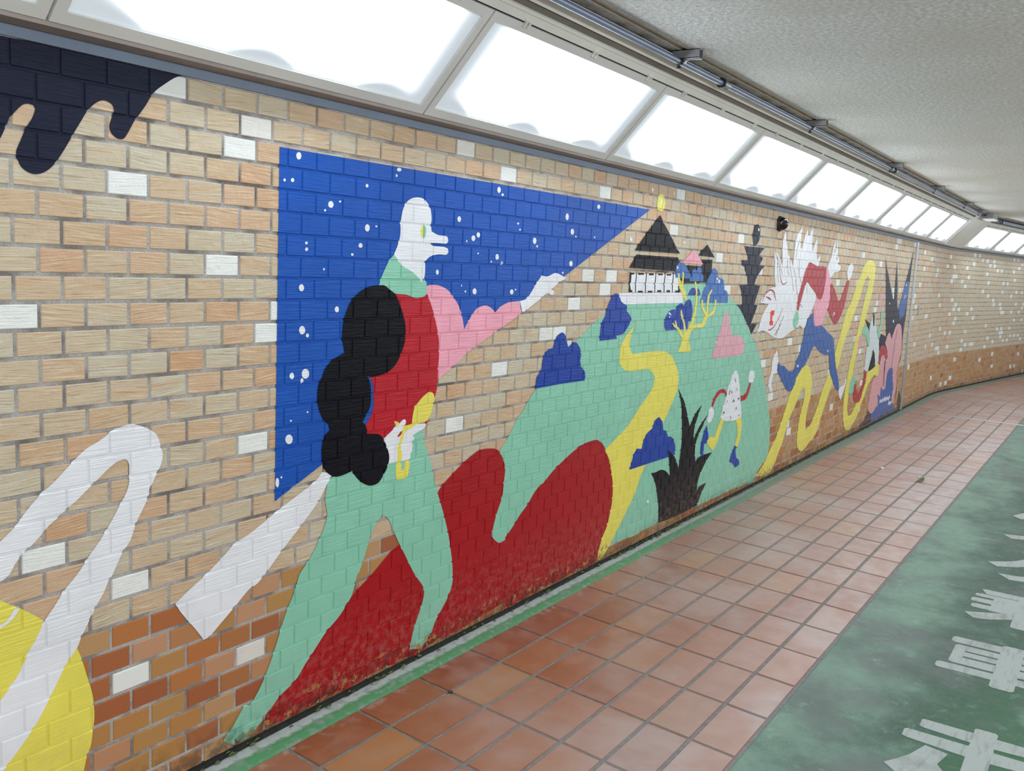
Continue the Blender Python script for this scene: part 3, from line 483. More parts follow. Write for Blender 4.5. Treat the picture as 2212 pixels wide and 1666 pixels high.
cone_creature/leg;yellow;5;s;;5658,589 5614,538 5569,481 5496,492 5470,484 5440,461 5550,400 5590,410 5633,451 5677,516 5721,572
cone_creature/leg;yellow;5;s;;5945,548 5970,505 5991,465 5984,412 5952,376 6013,353 6044,392 6068,450 6064,502 6039,557 5990,557
cone_creature/shoe;blue2;6;s;;5420,575 5384,538 5364,498 5348,463 5350,416 5369,389 5403,386 5402,429 5399,459 5444,458 5464,495 5455,520 5439,552
cone_creature/shoe;blue2;6;s;;5957,372 6005,351 5977,335 6005,285 6060,256 6079,227 6045,214 5996,216 5949,247 5881,272 5896,313 5928,342
cone_creature/speckle;navy;5;x;;5864,698 5846,675 5858,674 5867,684 5881,676 5890,677|5958,699 5937,684 5950,683 5960,689 5974,684 5984,684|5699,636 5681,616 5694,615 5702,624 5715,617 5724,617|5845,833 5851,831 5859,828 5865,824 5869,819 5871,812 5872,808 5883,807 5882,812 5879,818 5875,825 5867,830 5858,833 5852,836|5791,766 5786,763 5779,758 5774,753 5773,746 5774,738 5775,733 5784,732 5783,737 5782,745 5783,751 5788,756 5795,760 5799,763|5813,756 5813,752 5813,745 5813,741 5827,739 5827,744 5827,750 5827,754|5910,769 5908,767 5905,764 5904,760 5908,755 5915,750 5920,746 5927,746 5922,750 5916,755 5912,760 5913,763 5916,765 5918,767|5921,638 5920,633 5918,626 5917,622 5932,619 5933,624 5934,631 5936,636|5983,580 5984,576 5985,572 5986,568 5998,567 5997,570 5996,575 5995,578|5836,583 5833,577 5830,569 5828,564 5836,562 5838,568 5841,576 5843,581|5745,702 5742,698 5739,693 5736,689 5744,688 5746,691 5750,697 5752,700|5714,689 5712,686 5710,682 5709,680 5716,678 5718,681 5720,684 5722,687
dark_pagoda_tree;navyblack;3;r;tall dark tiered tree right of the castle;5836,1696 6232,1699 6177,1674 6131,1643 6218,1630 6166,1594 6155,1578 6271,1578 6207,1554 6135,1508 6104,1482 6082,1450 6204,1445 6182,1412 6148,1367 6115,1317 6184,1313 6144,1261 6079,1189 6201,1183 6105,1114 6065,1156 6005,1193 5912,1255 5847,1291 5786,1318 5883,1317 5871,1368 5849,1402 5804,1446 5958,1449 5947,1496 5914,1515 5866,1567 5831,1571 5795,1606 5920,1607 5914,1636 5887,1659
dark_pagoda_tree/finial;navyblack;3;s;;6051,1846 5995,1833 5981,1803 5972,1769 5990,1736 6019,1705 6048,1707 6094,1731 6117,1761 6109,1820 6077,1843
dark_pagoda_tree/highlight;white;4;s;;6096,1814 6095,1807 6089,1803 6081,1802 6074,1806 6069,1812 6070,1819 6076,1823 6084,1823 6092,1820
yellow_wave;yellow;2;s;long yellow ribbon looping up and down at the right;6448,75 6622,149 6744,241 6838,300 6915,375 7000,479 7064,558 7119,626 7244,712 7214,717 7327,780 7400,807 7480,814 7555,797 7627,750 7678,680 7693,652 7694,608 7683,535 7638,467 7613,386 7610,319 7634,267 7727,289 7801,325 7869,383 7950,459 8011,544 8124,641 8142,652 8221,747 8329,859 8385,936 8452,1031 8507,1114 8576,1211 8675,1277 8707,1288 8809,1401 8899,1502 8963,1540 9043,1619 9137,1667 9227,1693 9325,1702 9433,1691 9517,1660 9543,1620 9554,1556 9543,1499 9517,1417 9467,1328 9396,1222 9339,1115 9248,975 9149,861 9065,712 9030,585 8966,479 8953,341 8982,265 9041,225 9148,235 9260,298 9327,360 9472,410 9422,332 9498,396 9592,505 9601,567 9639,602 9932,637 10094,657 10147,623 10172,546 10169,489 10055,528 9992,544 9870,525 9746,475 9661,423 9601,357 9480,272 9369,171 9240,124 9128,80 8997,93 8922,130 8846,211 8807,314 8801,453 8842,586 8899,758 8922,780 9018,950 9131,1144 9210,1307 9305,1437 9346,1520 9235,1544 9138,1483 9045,1355 8907,1230 8745,1064 8582,913 8492,750 8410,680 8341,591 8344,608 8285,556 8231,493 8132,400 8054,306 7992,221 7855,158 7757,141 7666,109 7555,98 7465,128 7410,180 7404,229 7406,324 7429,407 7481,497 7505,576 7493,616 7446,639 7398,615 7311,538 7223,473 7138,403 7074,319 7023,243 6941,177 6887,116 6839,88 6780,52 6662,45
winged_runner;white;3;r;white winged figure running right with a dragon like wing;6217,1113 6248,1154 6275,1212 6333,1269 6418,1315 6230,1328 6258,1358 6313,1389 6360,1413 6442,1431 6540,1436 6507,1473 6483,1544 6470,1613 6447,1658 6428,1687 6509,1670 6560,1651 6646,1586 6617,1688 6609,1759 6629,1809 6646,1831 6669,1811 6689,1762 6733,1710 6754,1657 6767,1675 6820,1637 6894,1591 6898,1639 6899,1698 6908,1772 6941,1828 7001,1857 7046,1887 7041,1852 7038,1777 7040,1729 7080,1723 7103,1773 7136,1834 7185,1875 7198,1845 7245,1825 7279,1864 7329,1898 7333,1844 7327,1778 7368,1714 7409,1778 7465,1820 7481,1773 7480,1710 7506,1652 7601,1691 7590,1658 7564,1606 7521,1607 7320,1628 7301,1519 7424,1430 7566,1382 7584,1350 7538,1294 7471,1239 7459,1233 7380,1179 7344,1121 7306,1112 7197,1145 7144,1128 7047,1112 6952,1096 6838,1067 6793,1057 6699,1062 6604,1073 6532,1090 6449,1115 6314,1137 6255,1126
winged_runner/head;white;3;r;;7982,1831 7945,1759 7922,1692 7875,1650 7842,1612 7844,1583 7903,1547 7955,1508 8006,1540 8061,1566 8220,1573 8250,1604 8234,1625 8150,1632 8173,1658 8164,1683 8106,1706 8088,1823 8055,1826 8063,1760 8029,1767
winged_runner/hand;white;3;r;;8608,1658 8507,1622 8475,1569 8526,1503 8597,1504 8656,1559 8678,1617 8638,1652
winged_runner/foot;white;3;r;;6682,974 6629,937 6601,895 6608,846 6587,797 6555,770 6560,729 6565,720 6601,682 6631,667 6663,672 6657,695 6636,722 6636,786 6697,814 6732,853 6746,889 6722,935 6709,962
winged_runner/foot;white;3;r;;8793,627 8818,586 8813,542 8767,497 8723,447 8673,413 8620,445 8569,504 8589,532 8748,548
winged_runner/jacket;red3;4;s;;7306,1631 7536,1605 7664,1608 7800,1603 7804,1546 7810,1484 7786,1423 7762,1361 7696,1337 7634,1349 7566,1382 7424,1430 7301,1474 7245,1441 7210,1383 7165,1314 7132,1255 7077,1265 7089,1353 7131,1429 7174,1498 7209,1556 7252,1588
winged_runner/jacket_sleeve;red3;4;s;;7999,1473 8072,1444 8151,1402 8238,1341 8299,1310 8340,1336 8418,1402 8467,1454 8504,1494 8589,1500 8565,1424 8526,1344 8484,1269 8421,1208 8396,1184 8268,1121 8183,1133 8066,1191 7953,1245 7982,1297 7984,1381 7978,1444
winged_runner/scarf;pink;4;s;;7797,1611 7839,1600 7957,1502 7970,1444 7984,1381 7982,1297 7944,1251 7878,1196 7848,1151 7797,1123 7622,1122 7564,1191 7544,1252 7538,1294 7591,1350 7696,1337 7762,1361 7810,1484 7812,1546
winged_runner/sleeve;mint;4;s;;7056,1253 7029,1215 7010,1174 7041,1131 7107,1121 7146,1162 7161,1201 7126,1251
winged_runner/trousers;blue4;4;s;;7542,1236 7465,1213 7394,1179 7352,1137 7337,1078 7319,1027 7283,970 7271,923 7205,879 7168,831 7147,793 7038,797 6956,822 6901,845 6801,859 6758,888 6734,827 6827,767 6973,675 7064,638 7144,642 7207,683 7214,717 7326,784 7412,810 7471,843 7541,887 7597,933 7674,962 7741,934 7891,888 7989,870 8116,865 8160,808 8197,722 8270,655 8417,567 8535,512 8582,522 8585,525 8540,602 8433,710 8377,772 8302,887 8244,982 8156,1025 8034,1056 7878,1108 7797,1125 7622,1122 7582,1158
winged_runner/line;maroon;4;x;;6448,1682 6466,1670 6493,1653 6517,1628 6534,1591 6548,1546 6561,1509 6574,1487 6587,1472 6596,1463 6604,1464 6595,1473 6582,1487 6568,1510 6556,1546 6542,1591 6525,1629 6500,1654 6473,1671 6454,1683|6510,1656 6527,1636 6552,1608 6575,1580 6592,1554 6607,1528 6617,1510 6625,1510 6615,1528 6600,1554 6583,1581 6560,1609 6535,1637 6517,1657|6573,1630 6583,1613 6597,1589 6613,1567 6630,1549 6648,1532 6660,1521 6668,1522 6655,1533 6638,1549 6621,1567 6605,1590 6591,1613 6581,1630|6745,1635 6751,1615 6760,1588 6771,1563 6788,1544 6807,1527 6821,1516 6828,1517 6815,1528 6796,1544 6779,1563 6768,1588 6759,1616 6753,1635|6804,1636 6811,1619 6821,1595 6835,1571 6850,1553 6868,1536 6888,1513 6914,1477 6942,1436 6962,1406 6971,1406 6950,1436 6922,1478 6896,1514 6876,1537 6858,1554 6843,1572 6830,1595 6819,1620 6812,1637|6906,1576 6926,1561 6955,1538 6979,1515 6993,1491 7001,1466 7014,1440 7037,1410 7064,1379 7083,1357 7093,1357 7074,1379 7047,1410 7024,1440 7011,1466 7002,1491 6989,1515 6964,1539 6935,1562 6915,1577|7043,1643 7044,1625 7047,1598 7052,1572 7059,1550 7069,1528 7084,1508 7107,1490 7135,1474 7156,1463 7162,1464 7142,1475 7114,1491 7091,1509 7077,1528 7067,1550 7059,1572 7054,1598 7052,1625 7050,1643|7283,1457 7293,1438 7306,1413 7316,1394 7323,1395 7313,1413 7300,1438 7290,1457|7004,1791 6991,1775 6974,1751 6961,1726 6956,1701 6956,1674 6957,1656 6965,1656 6965,1674 6965,1701 6969,1726 6982,1750 7000,1774 7013,1791|7999,1758 7997,1749 7995,1737 7994,1728 8012,1728 8014,1737 8016,1749 8018,1758|8064,1687 8078,1683 8096,1677 8109,1673 8126,1677 8113,1681 8094,1687 8081,1691|6605,1086 6629,1100 6663,1121 6694,1141 6719,1161 6740,1182 6758,1199 6773,1211 6783,1221 6790,1228 6784,1228 6776,1222 6765,1213 6749,1200 6730,1183 6707,1163 6681,1144 6651,1123 6618,1103 6595,1089|6639,1082 6651,1094 6669,1111 6684,1128 6694,1145 6701,1163 6706,1175 6699,1175 6694,1163 6687,1146 6677,1129 6662,1112 6645,1095 6632,1083|7162,1305 7178,1298 7200,1287 7216,1280 7227,1281 7211,1289 7189,1300 7173,1307
winged_runner/eye;red4;4;r;;6479,1270 6557,1269 6559,1240 6517,1229 6519,1202 6551,1187 6546,1163 6473,1166 6476,1199 6470,1242
winged_runner/spot;white;5;s;;8192,1214 8191,1207 8181,1203 8167,1204 8154,1208 8147,1215 8149,1222 8158,1227 8172,1226 8185,1222
winged_runner/spot;white;5;s;;8160,1197 8158,1193 8151,1191 8141,1191 8132,1194 8127,1198 8129,1202 8136,1204 8146,1204 8155,1201
winged_runner/spot;white;5;s;;7265,822 7263,816 7252,813 7237,814 7224,819 7217,825 7220,831 7231,834 7246,833 7259,829
winged_runner/spot;white;5;s;;8104,896 8101,891 8091,889 8077,890 8064,893 8059,898 8061,903 8072,905 8085,904 8098,901
pale_star;white;5;s;;4641,240 4639,234 4633,232 4624,234 4617,239 4613,245 4615,250 4621,252 4630,251 4637,246
pale_star;white;5;s;;6041,892 6040,888 6036,886 6030,887 6024,889 6022,893 6023,897 6027,899 6033,898 6039,896
pale_star;white;5;s;;5486,1090 5485,1084 5479,1081 5470,1082 5463,1085 5459,1091 5460,1097 5466,1100 5475,1099 5483,1096
soot_streak;sooty;1;s;black soot streak beside the joint strip;11331,269 11421,207 11477,128 11482,38 11343,13 11314,70 11312,178
winged_runner/red_marking;red3;4;x;;6268,1335 6282,1347 6303,1363 6323,1377 6343,1388 6364,1396 6384,1402 6404,1407 6423,1409 6439,1409 6455,1407 6475,1403 6492,1397 6505,1390 6515,1381 6526,1370 6542,1358 6558,1344 6569,1335 6576,1335 6568,1345 6555,1359 6544,1371 6536,1382 6530,1392 6518,1402 6497,1410 6472,1417 6442,1421 6412,1420 6385,1416 6361,1410 6341,1402 6324,1392 6308,1380 6290,1365 6272,1348 6260,1337|6337,1366 6353,1362 6376,1357 6397,1352 6420,1348 6443,1344 6460,1341 6469,1345 6457,1350 6438,1357 6417,1363 6389,1366 6361,1369 6342,1370|6616,1510 6622,1500 6633,1486 6646,1474 6660,1464 6678,1456 6708,1451 6741,1456 6771,1466 6792,1473 6785,1475 6761,1470 6728,1462 6704,1460 6693,1461 6677,1467 6662,1476 6648,1487 6635,1501 6627,1511|6458,1128 6475,1129 6500,1130 6528,1134 6553,1141 6580,1151 6607,1166 6639,1187 6673,1213 6701,1237 6723,1256 6740,1272 6751,1284 6745,1284 6733,1273 6715,1257 6692,1238 6662,1215 6628,1189 6595,1168 6565,1155 6536,1147 6511,1141 6488,1138 6467,1137 6451,1137
dark_spires;navyblack;2;r;dark three pointed spires at the right end of the mural;9920,1766 9993,1650 10153,1306 10147,1306 10334,926 10076,970 10031,929 10049,843 10093,793 10341,720 10171,612 10731,365 11027,196 11158,203 11189,277 11151,401 11049,471 11118,514 11173,586 11230,642 11240,773 11224,905 11239,1025 11268,1119 11267,1244 11265,1348 11276,1371 11296,1513 11305,1631 11314,1749 11329,1900 11271,1785 11175,1652 11076,1530 10997,1418 10931,1326 10850,1250 10805,1195 10741,1251 10692,1351 10654,1463 10497,1736 10514,1595 10516,1462 10539,1329 10505,1311 10351,1418 10129,1589 10012,1672
dark_spires/blue_streak;blue4;3;s;;11063,1511 10997,1418 10931,1326 10874,1300 10851,1224 10864,1174 10924,1127 10980,1064 10994,1110 11164,1121 11191,1167 11223,1255 11252,1349 11276,1371 11296,1513
dark_spires/spot;white;4;s;;11145,1475 11142,1468 11130,1465 11113,1465 11097,1468 11089,1474 11091,1480 11103,1484 11120,1484 11136,1481
dark_spires/spot;white;4;s;;11139,1351 11138,1342 11127,1337 11110,1337 11093,1343 11084,1351 11085,1359 11096,1364 11113,1364 11130,1359
dark_spires/spot;white;4;s;;11095,1330 11094,1325 11086,1322 11075,1322 11064,1325 11058,1330 11059,1335 11066,1338 11078,1338 11089,1335
dark_spires/spot;white;4;s;;10360,1275 10358,1270 10348,1266 10335,1266 10322,1270 10315,1276 10316,1281 10326,1285 10340,1285 10353,1281
dark_spires/spot;white;4;s;;10652,1081 10652,1070 10641,1064 10623,1065 10606,1072 10596,1082 10596,1092 10607,1098 10624,1098 10642,1091
pink_fingers;pink3;3;s;pink finger shaped plant at the right end of the mural;10902,1048 10791,1029 10722,976 10623,889 10497,962 10395,938 10322,858 10478,762 10500,691 10451,674 10290,736 10163,682 10142,635 10139,641 10168,533 10022,518 9920,495 9889,437 9852,354 9842,290 9830,192 9998,141 10106,153 10262,190 11031,143 11092,200 11142,282 11128,403 11049,471 11113,524 11151,607 11215,722 11186,855 11093,988 11008,1032
pink_fingers/vein;purple;4;x;;10860,987 10850,965 10835,934 10820,897 10804,852 10788,801 10774,746 10765,683 10758,616 10753,569 10778,567 10782,614 10789,681 10799,744 10812,798 10829,850 10845,895 10860,932 10875,964 10885,985|10426,672 10420,659 10412,640 10406,618 10405,591 10407,561 10409,539 10441,536 10440,558 10438,588 10438,615 10444,637 10452,655 10458,668|10384,665 10390,630 10398,579 10407,529 10418,478 10431,426 10440,390 10482,386 10473,422 10461,474 10449,525 10440,576 10432,626 10426,662
pink_fingers/blue_base;blue4;4;s;;10785,565 10660,560 10576,516 10567,448 10568,356 10449,348 10328,395 10339,281 10192,327 10256,249 10262,190 10169,182 10106,153 9999,138 9984,43 10083,31 10485,2 10903,0 11160,14 11241,34 11118,101 11031,143 10954,165 10957,251 10988,324 10885,446 10850,542
pink_fingers/signature;white;5;x;;10386,213 10387,225 10390,240 10376,245 10371,241 10401,222 10466,205 10494,218 10505,238 10506,246 10489,243 10515,223 10580,205 10602,220 10609,242 10603,250 10589,246 10617,222 10675,202 10708,215 10716,236 10716,245 10695,242 10721,222 10780,203 10822,213 10843,231 10857,244 10800,253 10786,240 10766,223 10764,216 10774,220 10748,240 10683,258 10659,244 10652,223 10660,215 10671,220 10643,243 10583,264 10553,250 10546,228 10545,219 10567,221 10541,241 10479,260 10451,247 10439,227 10436,218 10449,221 10420,240 10370,257 10336,248 10333,232 10332,220|10839,143 10844,157 10851,174 10841,181 10830,177 10853,156 10894,138 10943,144 10957,159 10967,170 10912,178 10903,167 10890,153 10906,147 10905,153 10881,174 10832,193 10798,182 10790,164 10785,151
pink_fingers/soot;sooty;2;s;;9850,185 9918,156 9999,138 10004,41 9714,41 9511,28 9561,73 9721,109 9811,151
pale_figure;white2;3;s;narrow pale figure with long ears beside the pink plant;9655,1183 9625,1161 9587,1112 9546,1049 9560,994 9609,924 9597,860 9511,860 9501,792 9491,725 9493,651 9484,639 9640,600 9699,670 9719,707 9767,740 9767,787 9801,822 9874,771 9927,697 9948,648 10070,655 10087,687 10065,784 10006,892 9925,957 9852,1030 9772,1098 9735,1135
pale_figure/ear;black;4;r;;9647,1201 9633,1165 9687,1063 9739,1057 9719,1150
pale_figure/leg_gap;black;4;s;;9802,820 9769,782 9736,719 9668,602 9830,618 9952,636 9944,658 9874,771
pale_figure/bird;black;4;r;;9309,1141 9405,1090 9470,1047 9532,1014 9548,1090 9413,1116
pale_figure/wing;mint;4;s;;9358,1069 9254,1050 9223,1016 9299,986 9414,977 9474,925 9556,867 9595,865 9609,924 9546,1004 9480,1047 9416,1063
pale_figure/wing;mint;4;s;;10010,1209 9987,1167 10001,1091 9978,1049 9887,1019 9938,952 9997,912 10049,938 10044,995 10074,1046 10084,1094 10105,1164 10077,1203
pale_figure/pink_strip;pink3;4;r;;9841,1380 9993,1379 9988,1326 9994,1244 9847,1249 9832,1327
pale_figure/pink_strip;pink3;4;r;;9160,992 9247,980 9282,916 9276,863 9167,864 9134,923
pale_figure/red_tail;red3;4;s;;10242,840 10099,826 10098,735 10085,668 10164,634 10209,723 10290,736 10417,701 10451,674 10516,705 10466,763 10367,807
pale_figure/red_leg;red3;4;s;;9488,630 9604,601 9606,554 9595,496 9520,427 9477,364 9424,328 9275,326 9176,369 9140,441 9135,494 9165,522 9201,513 9256,455 9342,406 9414,437 9477,489 9502,554
pale_figure/mint_tail;mint;4;s;;9088,595 9203,590 9196,566 9149,521 9130,446 9025,432 8958,462 8960,517 9016,576
"""
FLOORTXT = [('near', [[(3412, -1663), (3413, -1826), (3457, -1824), (3455, -1899), (3406, -1901), (3389, -1981), (3385, -2110), (3313, -2106), (3317, -1987), (3329, -1902), (3294, -1900), (3289, -1989), (3269, -2105), (3215, -2100), (3225, -1995), (3216, -1900), (3176, -1903), (2906, -1901), (2901, -1814), (3120, -1826), (3219, -1825), (3240, -1624), (3304, -1627), (3304, -1824), (3333, -1826), (3344, -1662)], [(3216, -1705), (3200, -1775), (3108, -1759), (3066, -1788), (2940, -1752), (2960, -1673), (3014, -1615), (3057, -1642), (3119, -1674), (3175, -1692)]]), ('second', [[(4340, -1629), (4325, -1814), (4358, -1816), (4343, -1892), (4321, -1896), (4308, -1995), (4251, -1994), (4239, -1893), (4222, -1892), (4206, -1978), (4018, -1987), (3998, -1892), (3986, -1896), (3981, -2038), (3926, -2037), (3913, -1895), (3857, -1894), (3867, -1817), (3920, -1816), (3942, -1613), (4002, -1617), (4010, -1657), (4000, -1814), (4012, -1815), (4022, -1652), (4241, -1651), (4240, -1666), (4243, -1813), (4260, -1814), (4268, -1625)]]), ('third', [[(5112, -1648), (5122, -1666), (5117, -1833), (5114, -1943), (5030, -1937), (5043, -1822), (5045, -1675)], [(5039, -1638), (5045, -1710), (5041, -1719), (5038, -1823), (5036, -1840), (5038, -1920), (4923, -1915), (4952, -1822), (4854, -1809), (4832, -1858), (4616, -1876), (4627, -1821), (4731, -1819), (4665, -1736), (4641, -1665), (4702, -1620), (4709, -1634), (4783, -1764), (4790, -1633), (4853, -1635), (4861, -1697), (4878, -1697), (4890, -1619), (4947, -1620), (4957, -1696), (4970, -1698), (4986, -1635)]]), ('fourth', [[(6930, -1611), (7068, -1667), (7388, -1777), (7318, -1849), (6982, -1772), (6865, -1668)], [(6363, -1613), (6405, -1724), (6469, -1869), (6637, -1949), (6485, -1986), (6316, -1849), (6310, -1732), (6286, -1665)], [(5661, -1609), (5731, -1693), (5776, -1733), (5843, -1772), (6135, -1918), (6054, -1978), (5815, -1883), (5661, -1760), (5594, -1664)], [(5466, -1679), (5468, -1751), (5490, -1802), (5565, -1925), (5674, -1996), (5553, -2015), (5416, -1909), (5393, -1810), (5379, -1742)]])]
WHITEB = [(0, -1), (0, 10), (1, 1), (1, 12), (1, 19), (2, 1), (3, 26), (3, 35), (4, -2), (5, 32), (6, 39), (7, 0), (7, 18), (7, 20), (8, 20), (9, -5), (9, 17), (10, 2), (11, 15), (11, 69), (12, 63), (13, 12), (15, 1), (15, 48), (16, 10), (16, 41), (18, -4), (20, -2), (20, 43), (24, -2), (24, 47), (24, 58), (25, 47)]

# ------------------------------------------------------------------ brick lattice
ZT, PV, PH, X0 = 1.96443, 0.0648, 0.116084, 1.596354
JH, JV, BEV, DEP = 0.0094, 0.0084, 0.0019, 0.0034
NROW = 31; LOWROW = 22
JS0, JS1 = 11.475, 11.565            # expansion joint
def row_span(i): return ZT-(i+1)*PV, ZT-i*PV
def joint_off(i): return X0+(0 if i % 2 == 0 else .5*PH)
def relief(s, z):
    """depth of the wall surface below the tile faces"""
    k = (ZT-z)/PV; dz = abs(k-round(k))*PV
    g = max(0.0, min(1.0, (JH/2-dz)/BEV))
    i = int(math.floor(k)); q = (s-joint_off(i))/PH; ds = abs(q-round(q))*PH
    g = max(g, max(0.0, min(1.0, (JV/2-ds)/BEV)))
    return DEP*g

def build_left_wall():
    mb = MB(); rng = random.Random(11)
    wb = set(WHITEB)
    S0, S1 = -1.6, 25.0
    # mortar bed
    ss = [S0, 3, 8, B0]+[B0+(B1-B0)*k/10 for k in range(1, 11)]+[17, 21, S1]
    for a, b in zip(ss, ss[1:]):
        mb.face([M(a, -DEP, .02), M(b, -DEP, .02), M(b, -DEP, ZT+.03), M(a, -DEP, ZT+.03)], 1, [(a, .02), (b, .02), (b, ZT), (a, ZT)])
    for i in range(NROW):
        zb, zt = row_span(i); zb += JH/2; zt -= JH/2; zb = max(zb, .03)
        if zt-zb < .01: continue
        o = joint_off(i); n0 = int((S0-o)/PH); n1 = int((S1-o)/PH)
        for n in range(n0, n1):
            a = o+n*PH+JV/2; b = o+(n+1)*PH-JV/2; mid = (a+b)/2
            if a < JS1 and b > JS0:      # trimmed beside the joint cover
                if a < JS0: b = JS0
                else: a = JS1
                if b-a < .02: continue
            pw = .012 if mid < 9 else .055
            if mid > B1-.3: pw = .12
            if i >= LOWROW-1: pw *= .35
            w = 1 if ((i, n) in wb or rng.random() < pw) else 0
            lowv = 1 if i >= LOWROW else 0
            r1 = rng.random(); r2_ = rng.random()
            if lowv and mid > 6.5 and rng.random() < (.62 if mid < 9 else .85): r2_ = rng.choice((.02, .1, .18, .93, .97, 1.0))  # far lower tiles lean to tan: haze and lighting put into their colour
            if mid > B1 and not lowv: r1 *= .45
            at = {'rnd': r1, 'rnd2': r2_, 'low': lowv, 'white': w*(1 if rng.random() < .75 else .8)}
            jz = rng.uniform(-.0004, .0004)
            O = [(a, zb), (b, zb), (b, zt), (a, zt)]
            I = [(a+BEV, zb+BEV), (b-BEV, zb+BEV), (b-BEV, zt-BEV), (a+BEV, zt-BEV)]
            mb.face([M(s, jz, z) for s, z in I], 0, I, at)
            for k in range(4):
                l = (k+1) % 4
                mb.face([M(O[k][0], -DEP, O[k][1]), M(O[l][0], -DEP, O[l][1]), M(I[l][0], jz, I[l][1]), M(I[k][0], jz, I[k][1])], 0, [O[k], O[l], I[l], I[k]], at)
    o = mb.build('wall_left', [M_BRICK, M_MORTAR]); return struct(o)
build_left_wall()

# ------------------------------------------------------------------ floor
def floor_pt(s, t, z):
    p = M(s, t, z); p.x -= .1*(t-.245); return p
def build_floor():
    mb = MB(); rng = random.Random(5)
    S0, S1 = -1.2, 24.5
    ss = [S0-.5, 6, B0]+[B0+(B1-B0)*k/8 for k in range(1, 9)]+[19, S1+1]
    def sheet(t0, t1, z, m):
        for a, b in zip(ss, ss[1:]):
            mb.face([M(a, t0, z), M(a, t1, z), M(b, t1, z), M(b, t0, z)][::-1], m, [(a, t0), (a, t1), (b, t1), (b, t0)][::-1])
    sheet(-.02, TUN+.05, -.0045, 1)
    sheet(1.238, TUN-1.238, -.0012, 2)
    P = .3172; o = 2.199; g = .0068; bv = .0016
    cols = [(.085, .2452)]+[(.2452+.1638*k, .2452+.1638*(k+1)) for k in range(6)]
    cols += [(TUN-b, TUN-a) for a, b in cols]
    n0 = int((S0-o)/P); n1 = int((S1-o)/P)
    for n in range(n0, n1):
        for a, b in cols:
            s0, s1 = o+n*P, o+(n+1)*P
            at = {'rnd': rng.random(), 'rnd2': rng.random()}
            s0 += g; s1 -= g; t0, t1 = a+g, b-g; z = rng.uniform(-.0006, .0006)
            O = [(s0, t0), (s0, t1), (s1, t1), (s1, t0)][::-1]
            I = [(s0+bv, t0+bv), (s0+bv, t1-bv), (s1-bv, t1-bv), (s1-bv, t0+bv)][::-1]
            mb.face([floor_pt(s, t, z) for s, t in I], 0, I, at)
            for k in range(4):
                l = (k+1) % 4
                mb.face([floor_pt(*O[k], -.0045), floor_pt(*O[l], -.0045), floor_pt(*I[l], z), floor_pt(*I[k], z)], 0, [O[k], O[l], I[l], I[k]], at)
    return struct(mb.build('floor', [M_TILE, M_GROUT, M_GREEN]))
build_floor()

def extrude(name, prof, s0, s1, mats, step=.35, kind=True):
    """prof: list of (t, z, material index of the strip that starts here)"""
    mb = MB(); n = max(1, int((s1-s0)/step)); ss = [s0+(s1-s0)*k/n for k in range(n+1)]
    for a, b in zip(ss, ss[1:]):
        for (t0, z0, m), (t1, z1, _) in zip(prof, prof[1:]):
            mb.face([M(a, t0, z0), M(b, t0, z0), M(b, t1, z1), M(a, t1, z1)], m, [(a, t0), (b, t0), (b, t1), (a, t1)])
    o = mb.build(name, mats)
    return struct(o) if kind else o
# ceiling slab with its shallow groove, opposite wall, kerb, trims
CZ = 2.415
extrude('ceiling', [(.396, CZ+.02, 0), (.400, CZ+.002, 0), (.464, CZ, 1), (.466, CZ+.006, 1), (.490, CZ+.006, 1), (.492, CZ, 0), (1.2, CZ, 0), (TUN-.42, CZ, 0), (TUN-.41, CZ+.02, 0)], -1.6, 25, [M_CONC, M_GROOVE])
M_RWALL = plain('pale_tan_wall', srgb(206, 190, 164), .6, 0, 8, .1)
extrude('wall_right', [(TUN, 0, 0), (TUN, 2.02, 0)], -1.6, 25, [M_RWALL])
extrude('trim_7', [(TUN, 2.0, 0), (TUN-.07, 2.0, 0), (TUN-.08, 2.0, 1), (TUN-.37, 2.32, 1), (TUN-.43, 2.39, 0), (TUN-.40, 2.415, 0)], -1.6, 25, [M_STRIP, M_FRAME])
kp = [(-.004, .006, 0), (.004, .010, 0), (.03, .010, 0), (.06, .007, 0), (.080, .002, 0), (.088, -.0045, 0)]
extrude('trim_1', kp, -1.6, 25, [M_KERB])
extrude('gap_strip_left', [(-.006, .036, 0), (-.001, .030, 0), (-.0005, .022, 0), (.0035, .014, 0), (.004, .007, 0)], -1.6, 25, [M_GAPSHADE], .12)  # black strip: shade of the wall-foot gap put into colour, with dirt
extrude('trim_2', [(-.004, ZT, 0), (.004, ZT-.001, 0), (.005, ZT+.0235, 0), (.003, ZT+.0245, 1), (.066, ZT+.026, 1), (.068, ZT+.034, 1), (.062, ZT+.05, 1)], -1.6, 25, [M_BAND, M_SOFFIT])
def slope(d, h=0.0):
    """on the plane of the lit band, d above its ceiling edge, h behind the face"""
    return .347+.673*d-.7396*h, 2.303+.7396*d+.673*h
tr = [slope(-.004, .02)+(2,), slope(.001, .012)+(2,), slope(.006, .012)+(2,), slope(.007, 0)+(0,), slope(.034, .0)+(0,), slope(.037, -.002)+(0,), slope(.047, -.002)+(0,), slope(.049, .008)+(1,), slope(.072, .008)+(1,), slope(.074, 0)+(0,), slope(.115, 0)+(0,), slope(.118, .01)+(2,), (.398, 2.417, 2)]
extrude('trim_3', tr, -1.6, 12.95, [M_STRIP, M_STRIPDK, M_JOINT])
extrude('trim_4', tr, 14.0, 25, [M_STRIP, M_STRIPDK, M_JOINT])
